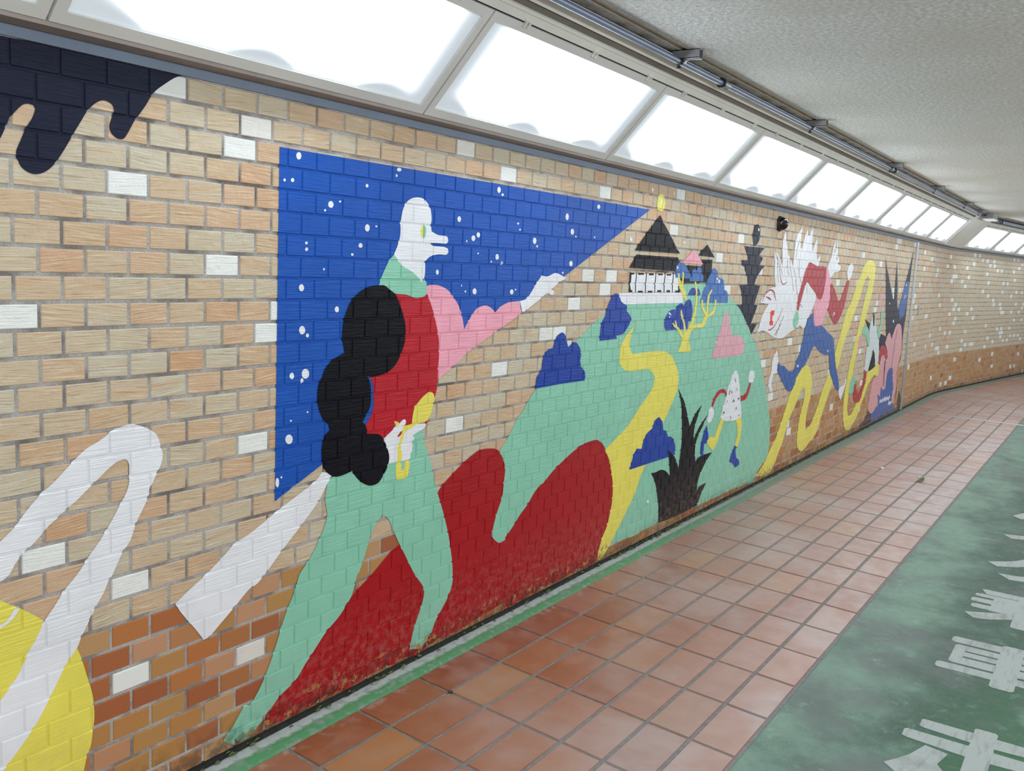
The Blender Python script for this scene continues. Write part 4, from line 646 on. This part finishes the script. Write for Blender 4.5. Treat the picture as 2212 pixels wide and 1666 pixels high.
# plain sheet that closes the light band round the bend
PB, PT_ = (.0612, 2.0083), (.3381, 2.3111)
def band(u, h=0.0):
    """point on the sloping light band: u 0 (wall edge) .. 1 (ceiling edge), h in front of it"""
    return PB[0]+(PT_[0]-PB[0])*u+.7396*h, PB[1]+(PT_[1]-PB[1])*u-.673*h
extrude('trim_5', [(.068, 1.998, 0), (.2, 2.142, 0), slope(.0)+(0,), slope(.04)+(0,), slope(.115)+(0,), (.398, 2.417, 0)], 12.86, 14.02, [M_STRIP], .12)
for nm_, q0, q1 in (('trim_8', 17.88, 25), ('trim_9', -1.6, -.118)):
    extrude(nm_, [(.068, 1.998, 0), (.2, 2.142, 0), slope(.0)+(0,)], q0, q1, [M_STRIP], .5)
mb = MB()
for e0, e1 in ((.0, .09),):
    mb.sbox(JS0-.004, JS1+.004, -.004, .007, .012, ZT+.002)
mb.sbox(JS0+.03, JS0+.034, .007, .010, .012, ZT)
struct(mb.build('trim_6', [M_ALU]))

# ------------------------------------------------------------------ mural
def smooth_poly(pts, sub=3, corner=52):
    n = len(pts); P = [Vector(p) for p in pts]; cor = []
    for i in range(n):
        a = P[i]-P[i-1]; b = P[(i+1) % n]-P[i]
        cor.append(a.length < 1e-6 or b.length < 1e-6 or math.degrees(a.angle(b)) > corner)
    out = []
    for i in range(n):
        p1, p2 = P[i], P[(i+1) % n]
        out.append(p1.copy())
        if (p2-p1).length < .012: continue
        p0 = P[i-1] if not cor[i] else p1*2-p2
        p3 = P[(i+2) % n] if not cor[(i+1) % n] else p2*2-p1
        # limit tangents so long neighbours do not overshoot
        l = (p2-p1).length
        t1 = (p2-p0)*.5; t2 = (p3-p1)*.5
        if t1.length > l: t1 *= l/t1.length
        if t2.length > l: t2 *= l/t2.length
        for k in range(1, sub+1):
            u = k/(sub+1); u2 = u*u; u3 = u2*u
            out.append((2*u3-3*u2+1)*p1+(u3-2*u2+u)*t1+(-2*u3+3*u2)*p2+(u3-u2)*t2)
    return out
def ragged(pts, rng):
    """keep the paint between the kerb and the band; its lower edge is flaked"""
    out = []
    n = len(pts)
    for i in range(n):
        a, b = pts[i], pts[(i+1) % n]
        out.append(a)
        if a.y < .075 and b.y < .075 or (a.y < .075) != (b.y < .075):
            k = int((b-a).length/.022)
            for j in range(1, k): out.append(a.lerp(b, j/k))
    w = rng.random()*10
    for p in out:
        fl = .026+.022*abs(math.sin(p.x*9+w))*rng.random()+.012*rng.random()
        if p.y < .075: p.y = max(p.y, fl)
        p.y = min(p.y, ZT-.001)
    return out
def lattice_lines(s0, s1, z0, z1):
    seg = []
    e = .0004
    i0 = max(0, int((ZT-z1)/PV)-1); i1 = int((ZT-z0)/PV)+2
    for i in range(i0, i1+1):
        zc = ZT-i*PV
        for d in (-JH/2, -JH/2+BEV, JH/2-BEV, JH/2):
            if z0 < zc+d < z1: seg.append(((s0-.003, zc+d), (s1+.003, zc+d)))
        za, zb = ZT-(i+1)*PV-JH*.55, ZT-i*PV+JH*.55
        za, zb = max(za, z0-.002), min(zb, z1+.002)
        if zb-za < .001: continue
        o = joint_off(i)
        for n in range(int((s0-o)/PH)-1, int((s1-o)/PH)+2):
            for d in (-JV/2, -JV/2+BEV, JV/2-BEV, JV/2):
                s = o+n*PH+d
                if s0 < s < s1: seg.append(((s, za), (s, zb)))
    return seg
def inside(px, pz, poly):
    a = np.array([(p.x, p.y) for p in poly]); b_ = np.roll(a, -1, axis=0); r = np.zeros(len(px), bool)
    for (x0, y0), (x1, y1) in zip(a, b_):
        if y0 == y1: continue
        c = (y0 > pz) != (y1 > pz)
        r ^= c & (px < (x1-x0)*(pz-y0)/(y1-y0)+x0)
    return r
def paint_mesh(name, polys, layer, mat, parent, sm, rng):
    """one sheet of paint that follows the relief of the tiles and joints; several outlines are united"""
    outl = []
    for poly in polys:
        pts = [(x/1000.0, z/1000.0) for x, z in poly]
        pts = smooth_poly(pts, 3, 52 if sm == 's' else 30) if sm in 'sq' else [Vector(p) for p in pts]
        q = [pts[0]]
        for p in pts[1:]:
            if (p-q[-1]).length > .0008: q.append(p)
        if (q[0]-q[-1]).length < .0008: q.pop()
        if len(q) > 2: outl.append(ragged(q, rng))
    vin, edges = [], []
    for pts in outl:
        k = len(vin); vin += [Vector(p) for p in pts]; edges += [(k+i, k+(i+1) % len(pts)) for i in range(len(pts))]
    s0 = min(p.x for p in vin); s1 = max(p.x for p in vin); z0 = min(p.y for p in vin); z1 = max(p.y for p in vin)
    for a, b in lattice_lines(s0, s1, z0, z1):
        k = len(vin); vin += [Vector(a), Vector(b)]; edges.append((k, k+1))
    vo, eo, fo, ov, oe, of = delaunay_2d_cdt(vin, edges, [], 0, 1e-6, False)
    V = np.array([(v.x, v.y) for v in vo]); T = np.array([f for f in fo if len(f) == 3])
    cen = V[T].mean(axis=1); keep = np.zeros(len(T), bool)
    for pts in outl: keep |= inside(cen[:, 0], cen[:, 1], pts)
    A = V[T]; ar = (A[:, 1, 0]-A[:, 0, 0])*(A[:, 2, 1]-A[:, 0, 1])-(A[:, 2, 0]-A[:, 0, 0])*(A[:, 1, 1]-A[:, 0, 1])
    keep &= np.abs(ar) > 1e-10
    T = T[keep]; ar = ar[keep]; T[ar < 0] = T[ar < 0][:, ::-1]
    use = np.unique(T); remap = np.full(len(V), -1); remap[use] = np.arange(len(use))
    verts = [tuple(M(s, -relief(s, z)+.0011+.00035*layer, z)) for s, z in V[use]]
    me = bpy.data.meshes.new(name); me.from_pydata(verts, [], remap[T].tolist()); me.materials.append(mat)
    ul = me.uv_layers.new(name='UVMap'); li = np.zeros(len(me.loops), int); me.loops.foreach_get('vertex_index', li)
    ul.data.foreach_set('uv', V[use][li].ravel()); me.update()
    o = bpy.data.objects.new(name, me); COL.objects.link(o); o.parent = parent
    if parent.type == 'EMPTY': o.matrix_parent_inverse = parent.matrix_basis.inverted()
    return o
mural = tag(empty('mural', (6.0, 0, 0)), 'long cartoon mural painted across the tan tiled wall, with walking figure and castle', 'mural')
def build_mural():
    rng = random.Random(3); last = {}
    for line in MURAL.strip().split('\n'):
        path, colr, layer, sm, label, data = line.split(';')
        polys = [[tuple(map(int, q.split(','))) for q in d.split()] for d in data.split('|')]
        nm = path.split('/')
        par = mural if len(nm) == 1 else last[nm[0]]
        if sm in 'xy':      # separate pieces of one kind
            for p in polys: paint_mesh(nm[-1], [p], float(layer), M_PAINT[colr], par, 's' if sm == 'y' else 'r', rng)
            continue
        o = paint_mesh(nm[-1], polys, float(layer), M_PAINT[colr], par, sm, rng)
        if len(nm) == 1: last[nm[0]] = o
        if label: o['label'] = label
build_mural()

# ------------------------------------------------------------------ lit ceiling panels
def light_panel(s0, s1, label):
    sm = (s0+s1)/2; c = M(sm, .2045, 2.1465)
    t = empty('light_panel', c); tag(t, label, 'light panel', 'row of lit panels between wall and ceiling')
    fr = MB(); g = .004; bw = .030; bu = .075; dp = .012
    def pt(s, u, h): a, b = band(u, h); return M(s, a, b)
    def bar(sa, sb, ua, ub, h0=-.02, h1=dp):
        c8 = [pt(sa, ua, h0), pt(sb, ua, h0), pt(sb, ub, h0), pt(sa, ub, h0), pt(sa, ua, h1), pt(sb, ua, h1), pt(sb, ub, h1), pt(sa, ub, h1)]
        for q in ((0, 3, 2, 1), (4, 5, 6, 7), (0, 1, 5, 4), (1, 2, 6, 5), (2, 3, 7, 6), (3, 0, 4, 7)): fr.face([c8[i] for i in q])
    bar(s0+g, s1-g, 0, bu); bar(s0+g, s1-g, 1-bu, 1)
    bar(s0+g, s0+g+bw, bu, 1-bu); bar(s1-g-bw, s1-g, bu, 1-bu)
    fr.build('frame', M_FRAME, t)
    df = MB(); a, b = s0+g+bw-.004, s1-g-bw+.004; ln = b-a; nx = 6
    for k in range(nx):
        x0, x1 = k/nx, (k+1)/nx
        df.face([pt(a+ln*x0, bu-.01, .004), pt(a+ln*x1, bu-.01, .004), pt(a+ln*x1, 1-bu+.01, .004), pt(a+ln*x0, 1-bu+.01, .004)], 0, [(ln*x0, 0), (ln*x1, 0), (ln*x1, 1), (ln*x0, 1)], {'len': ln})
    df.build('diffuser', M_DIFF, t)
    for fx in (.14, .5, .86):
        x = s0+(s1-s0)*fx; lt = MB()
        
        def lbox(sa, sb, da, db, h):
            c8 = [M(q, *slope(d, k)) for k in (.004, -h) for q, d in ((sa, da), (sb, da), (sb, db), (sa, db))]
            for q in ((0, 3, 2, 1), (4, 5, 6, 7), (0, 1, 5, 4), (1, 2, 6, 5), (2, 3, 7, 6), (3, 0, 4, 7)): lt.face([c8[i] for i in q])
        lbox(x-.022, x+.022, .009, .017, .004); lbox(x-.014, x-.007, -.010, .013, .007); lbox(x+.007, x+.014, -.010, .013, .007)
        lt.build('latch', M_STRIP, t)
    return t
PANELS = ['sliver of lit panel in the top left corner of the view', 'widest lit panel, above the black ink drips and the left of the night sky', 'lit panel above the long nosed white head and its pointing hand',
          'lit panel above the castle roof and the tip of the night sky', 'lit panel above the dark tiered tree', 'lit panel just past the black dome, above the winged runner', 'lit panel above the gap between winged runner and yellow ribbon arch',
          'lit panel above the dark spires', 'lit panel above the aluminium joint strip', 'last lit panel before the plain sheet at the bend',
          'first lit panel after the plain sheet at the bend', 'second lit panel after the bend', 'third lit panel after the bend, at the right edge of the view']
ST = [-.115+1.2945*k for k in range(10)]+[13.99, 15.285, 16.58]
for s, lab in zip(ST, PANELS): light_panel(s, s+1.2945, lab)

# ------------------------------------------------------------------ conduit with its couplings and brackets
def conduit(s0, s1, label, coup, r=.0125, t=.451, z=2.374):
    c = empty('conduit_pipe', M((s0+s1)/2, t, z)); tag(c, label, 'pipe')
    n = max(2, int((s1-s0)/.4)); mb = MB(); mb.tube([M(s0+(s1-s0)*k/n, t, z) for k in range(n+1)], r, 0, 14)
    mb.build('tube', M_PIPE, c, True)
    for s in coup:
        k = MB(); k.tube([M(s-.03, t, z), M(s+.05, t, z)], r+.004, 0, 14); k.tube([M(s-.038, t, z), M(s-.026, t, z)], r+.010, 1, 14)
        k.tube([M(s+.01, t, z-r-.008), M(s+.01, t, z-r+.002)], .004, 1, 8); k.tube([M(s+.035, t, z-r-.008), M(s+.035, t, z-r+.002)], .004, 1, 8)
        k.build('coupling', [M_GALV, M_DARK], c)
    return c
conduit(-1.5, 12.75, 'long grey blue conduit running under the ceiling edge beside the lit panels', [4.155, 7.83])
conduit(14.2, 24.5, 'thicker grey conduit continuing past the bend', [14.3], .018, .455, 2.370)
def bracket(s, label):
    c = empty('pipe_bracket', M(s, .47, CZ)); tag(c, label, 'bracket', 'brackets holding the conduit to the ceiling')
    mb = MB()
    # channel strut lying across the conduit, open end showing
    a, b = .43, .545; w = .020; z0, z1 = CZ-.036, CZ
    mb.sbox(s-w, s+w, a, b, z1-.003, z1, 0); mb.sbox(s-w, s-w+.003, a, b, z0, z1, 0); mb.sbox(s+w-.003, s+w, a, b, z0, z1, 0)
    mb.sbox(s-w, s-w+.010, a, b, z0, z0+.003, 0); mb.sbox(s+w-.010, s+w, a, b, z0, z0+.003, 0)
    mb.sbox(s-w+.003, s+w-.003, b-.006, b-.002, z0+.003, z1-.003, 1)
    mb.build('channel', [M_GALV, M_DARK], c)
    k = MB(); T0, Z0 = .451, 2.374
    ring = [M(s, T0+.0155*math.cos(x), Z0+.0155*math.sin(x)) for x in [math.radians(d) for d in range(-60, 241, 20)]]
    for p, q in zip(ring, ring[1:]):
        d = M(s+.009, 0, 0)-M(s, 0, 0); k.face([p-d, q-d, q+d, p+d])
        k.face([p+d, q+d, q-d, p-d])
    k.sbox(s-.008, s+.008, T0-.003, T0+.003, Z0-.030, Z0-.013); k.tube([M(s, T0-.008, Z0-.024), M(s, T0+.009, Z0-.024)], .004, 0, 8)
    k.sbox(s-.004, s+.004, T0-.003, T0+.003, Z0+.013, z0+.002)
    k.build('pipe_clamp', M_DARK, c)
    w2 = MB(); A, B, C = (s+.010, T0+.017, Z0-.006), (s+.026, T0+.017, Z0-.006), (s+.018, T0+.030, Z0+.022); D, E, F = (s+.010, T0+.020, Z0-.006), (s+.026, T0+.020, Z0-.006), (s+.018, T0+.033, Z0+.022)
    for q in ((A, C, B), (D, E, F), (A, B, E, D), (B, C, F, E), (C, A, D, F)): w2.face([M(*p) for p in q])
    w2.build('cable_tag', M_TIE, c)
for s, lab in ((3.646, 'nearest steel bracket clamping the conduit, above the second lit panel'), (5.52, 'steel conduit bracket above the castle end of the night sky'), (7.66, 'steel conduit bracket third from the near end, just before the far coupling'),
               (9.55, 'fourth steel conduit bracket from the near end'), (11.45, 'fifth steel conduit bracket, close to the bend'), (12.6, 'last steel conduit bracket at the bend')):
    bracket(s, lab)
# odd fittings at the bend
jb = empty('junction_box', M(13.3, .48, CZ)); tag(jb, 'grey junction box under the ceiling at the bend', 'junction box')
mb = MB(); mb.sbox(13.1, 13.5, .44, .56, 2.345, CZ); mb.build('housing', plain('dull_grey_box', srgb(140, 138, 138), .5), jb)
mb = MB(); mb.sbox(13.08, 13.52, .435, .565, 2.333, 2.345); mb.build('cover', M_FRAME, jb)
mb = MB(); mb.tube([M(12.75, .451, 2.374), M(12.95, .455, 2.376), M(13.11, .47, 2.38)], .012, 0, 10); mb.build('cable_gland', M_DARK, jb, True)

# ------------------------------------------------------------------ small things on the wall and floor
dm = empty('dome_camera', (6.50, 0, 1.876)); tag(dm, 'small black dome fixed high on the tiled wall beside the dark tree', 'dome camera')
mb = MB(); n = 28
def lathe(mb, prof, c, m=0):
    for (r0, h0), (r1, h1) in zip(prof, prof[1:]):
        for i in range(n):
            a, b = 2*math.pi*i/n, 2*math.pi*(i+1)/n
            q = lambda r, h, x: (c[0]+r*math.cos(x), c[1]-h, c[2]+r*math.sin(x))
            mb.face([q(r0, h0, a), q(r0, h0, b), q(r1, h1, b), q(r1, h1, a)][::-1], m)
lathe(mb, [(.053, -.004), (.054, .006), (.051, .016), (.044, .018)], dm.location)
mb.build('base', plain('matt_black_plastic', srgb(34, 30, 32), .45), dm, True)
mb = MB(); lathe(mb, [(.0465*math.cos(a), .016+.048*math.sin(a)) for a in [math.radians(x) for x in range(0, 91, 9)]], dm.location)
mb.build('dome', M_GLASSY, dm, True)
pl = MB(); pl.sbox(11.965, 12.015, -.003, .006, 1.118, 1.238); o = pl.build('wall_plate', M_GALV); tag(o, 'narrow grey metal plate on the tiles right of the joint strip', 'plate')
fs = MB(); fs.box((11.545, -.088, -.002), (11.625, -1.24, .004), 0, lambda x, y, z: (x+.05*(y+.6), y, z)); fs.box((11.545, -1.24, -.002), (11.625, -3.64, .004), 0, lambda x, y, z: (x+.05*(y+.6), y, z))
o = fs.build('floor_joint_cover', M_ALU); tag(o, 'bright aluminium strip across the floor before the bend', 'floor strip')
# leaf
def leaf():
    r = MB(); c = Vector((7.589, -.917, .002)); a = math.radians(20)
    ax = Vector((math.cos(a), math.sin(a), 0)); ay = Vector((-math.sin(a), math.cos(a), 0))
    prof = [(-.045, .002, .002), (-.035, .014, .006), (-.015, .026, .012), (.008, .028, .016), (.028, .018, .010), (.048, .001, .003)]
    for (x0, w0, h0), (x1, w1, h1) in zip(prof, prof[1:]):
        for sg in (-1, 1):
            p = [c+ax*x0+Vector((0, 0, h0*.5)), c+ax*x1+Vector((0, 0, h1*.5)), c+ax*x1+ay*w1*sg+Vector((0, 0, h1*1.9)), c+ax*x0+ay*w0*sg+Vector((0, 0, h0*1.9))]
            r.face(p if sg > 0 else p[::-1])
    r2 = MB(); r2.tube([c+ax*-.045+Vector((0, 0, .002)), c+ax*-.075+ay*.008+Vector((0, 0, .003))], .0015, 0, 6)
    root = r.build('leaf', plain('green_leaf', srgb(58, 104, 44), .45, 0, 60, .2)); tag(root, 'curled green leaf lying on the terracotta floor tiles', 'leaf')
    r2.build('stalk', plain('leaf_stalk', srgb(92, 110, 50), .6), root)
leaf()
st = MB(); st.tube([(2.5174, -.2505, -.005), (2.5174, -.2505, .002)], .0085, 0, 20); o = st.build('floor_stud', plain('dark_blue_grey_stud', srgb(62, 66, 74), .45, .3)); tag(o, 'round dark stud in the grout between near floor tiles', 'stud')
pb = MB(); pb.tube([(7.871, -.578, -.001), (7.871, -.578, .006), (7.871, -.578, .010)], [.016, .014, .006], 0, 9); o = pb.build('paper_scrap', plain('pale_scrap', srgb(214, 208, 204), .7)); tag(o, 'small pale scrap on the floor tiles left of the leaf', 'litter')
# moss at the foot of the wall
def moss():
    rng = random.Random(21); mb = MB()
    for k in range(520):
        s = rng.uniform(4.2, 12.5) if k > 60 else rng.uniform(1.2, 4.2)
        t = rng.uniform(.001, .016); r = rng.uniform(.004, .011); z = rng.uniform(.008, .026)
        c = M(s, t, z); nn = 6
        top = c+Vector((0, -.2*r, r*.8)); ring = [c+Vector((math.cos(2*math.pi*i/nn)*r*rng.uniform(.9, 2.2), math.sin(2*math.pi*i/nn)*r*.55, rng.uniform(-.3, .2)*r)) for i in range(nn)]
        for i in range(nn): mb.face([ring[i], ring[(i+1) % nn], top], rng.choice((0, 0, 0, 1)))
    o = mb.build('moss', [M_MOSS, plain('yellow_green_moss', srgb(84, 92, 36), .95)])
    tag(o, 'dark and yellow green moss along the foot of the mural wall', 'moss', None, 'stuff')
moss()

# ------------------------------------------------------------------ painted characters on the green lane
def flat_marks(name, polys, label):
    mb = MB(); zt = .0004
    vin, edges = [], []
    for p in polys:
        k = len(vin); vin += [Vector(q) for q in p]; edges += [(k+i, k+(i+1) % len(p)) for i in range(len(p))]
    vo, eo, fo, ov, oe, of = delaunay_2d_cdt(vin, edges, [], 0, 1e-6, False)
    V = np.array([(v.x, v.y) for v in vo]); T = np.array([f for f in fo if len(f) == 3]); cen = V[T].mean(axis=1); keep = np.zeros(len(T), bool)
    for p in polys: keep |= inside(cen[:, 0], cen[:, 1], [Vector(q) for q in p])
    cnt = {}
    for f in T[keep].tolist():
        a, b_, c = (V[k] for k in f)
        if (b_[0]-a[0])*(c[1]-a[1])-(c[0]-a[0])*(b_[1]-a[1]) < 0: f = f[::-1]
        q = [(V[k][0], V[k][1], zt) for k in f]; mb.face(q, 0, [(x, y) for x, y, z in q])
        for x, y in zip(f, f[1:]+f[:1]): cnt[(x, y)] = 1
    for x, y in cnt:
        if (y, x) in cnt: continue
        a, c = V[x], V[y]; mb.face([(a[0], a[1], -.0013), (c[0], c[1], -.0013), (c[0], c[1], zt), (a[0], a[1], zt)], 0, [tuple(a), tuple(c), tuple(c), tuple(a)])
    o = mb.build(name, M_MARK); tag(o, label, 'road marking', 'white characters painted on the green lane')
    return o
CY = -1.8615
def mir(half): return half+[(x, 2*CY-y) for x, y in half[::-1]]
def rect(x0, x1, a0, a1, r=.012):
    """a: offset to the left of the lane centre; rounded outer corners"""
    y0, y1 = CY+a0, CY+a1; r = min(r, abs(x1-x0)*.35, abs(y1-y0)*.35)
    lo, hi = min(y0, y1), max(y0, y1)
    return [(x0+r, lo), (x1-r, lo), (x1, lo+r), (x1, hi-r), (x1-r, hi), (x0+r, hi), (x0, hi-r), (x0, lo+r)]
wei = [mir([(2.90, -1.826), (3.219, -1.825), (3.236, -1.640), (3.244, -1.626), (3.294, -1.624), (3.304, -1.634), (3.304, -1.824), (3.333, -1.826), (3.345, -1.672), (3.352, -1.662), (3.406, -1.662), (3.413, -1.670), (3.413, -1.826), (3.447, -1.825), (3.457, -1.834)])]
dot = [(3.216, -1.705), (3.200, -1.772), (3.196, -1.776), (3.108, -1.759), (3.040, -1.800), (2.975, -1.770), (2.960, -1.673), (3.014, -1.615), (3.057, -1.642), (3.119, -1.674), (3.175, -1.692)]
wei += [dot, [(x, 2*CY-y) for x, y in dot][::-1]]
flat_marks('floor_character', wei, 'nearest white painted character on the green lane, two bars across a stem')
flat_marks('floor_character', [rect(4.262, 4.334, -.233, .233), rect(3.935, 4.002, -.247, .247), rect(4.022, 4.098, -.21, .21), rect(4.115, 4.166, -.21, .21), rect(4.182, 4.242, -.21, .21),
    rect(4.022, 4.242, .166, .21), rect(4.022, 4.242, -.21, -.166), rect(3.860, 4.358, -.043, .043)], 'second white painted character from the near end, a ladder like box between two long bars')
sw = [(4.627, -1.822), (4.735, -1.819), (4.795, -1.800), (4.783, -1.764), (4.750, -1.705), (4.709, -1.634), (4.702, -1.620), (4.641, -1.665), (4.640, -1.700), (4.665, -1.736), (4.700, -1.775), (4.731, -1.815)]
sw = [(4.731, -1.819), (4.790, -1.815), (4.783, -1.764), (4.750, -1.705), (4.709, -1.634), (4.702, -1.620), (4.641, -1.665), (4.643, -1.690), (4.665, -1.736)]
flat_marks('floor_character', [[(5.112, -1.648), (5.122, -1.666), (5.117, -1.833), (5.114, -2.05), (5.045, -2.05), (5.043, -1.822), (5.045, -1.675)], rect(4.986, 5.036, -.24, .232), rect(4.893, 4.957, .045, .240), rect(4.798, 4.862, .045, .228),
    rect(4.893, 4.957, -.240, -.045), rect(4.798, 4.862, -.228, -.045), rect(4.79, 5.03, .040, .148, .002), rect(4.79, 5.03, -.148, -.040, .002), rect(4.614, 5.05, -.043, .043), sw, [(x, 2*CY-y) for x, y in sw][::-1]], 'third white painted character from the near end, with short side bars and splayed feet')
K4 = [[(x/1000, y/1000) for x, y in p] for p in dict(FLOORTXT)['fourth']]
flat_marks('floor_character', [K4[3], K4[2]], 'fourth white painted character from the near end, of curved pointed strokes')
flat_marks('floor_character', [K4[1]], 'fifth white painted character from the near end, a single pointed stroke in view')
flat_marks('floor_character', [K4[0]], 'farthest white painted character, a pale stroke rising at the right edge of the view')
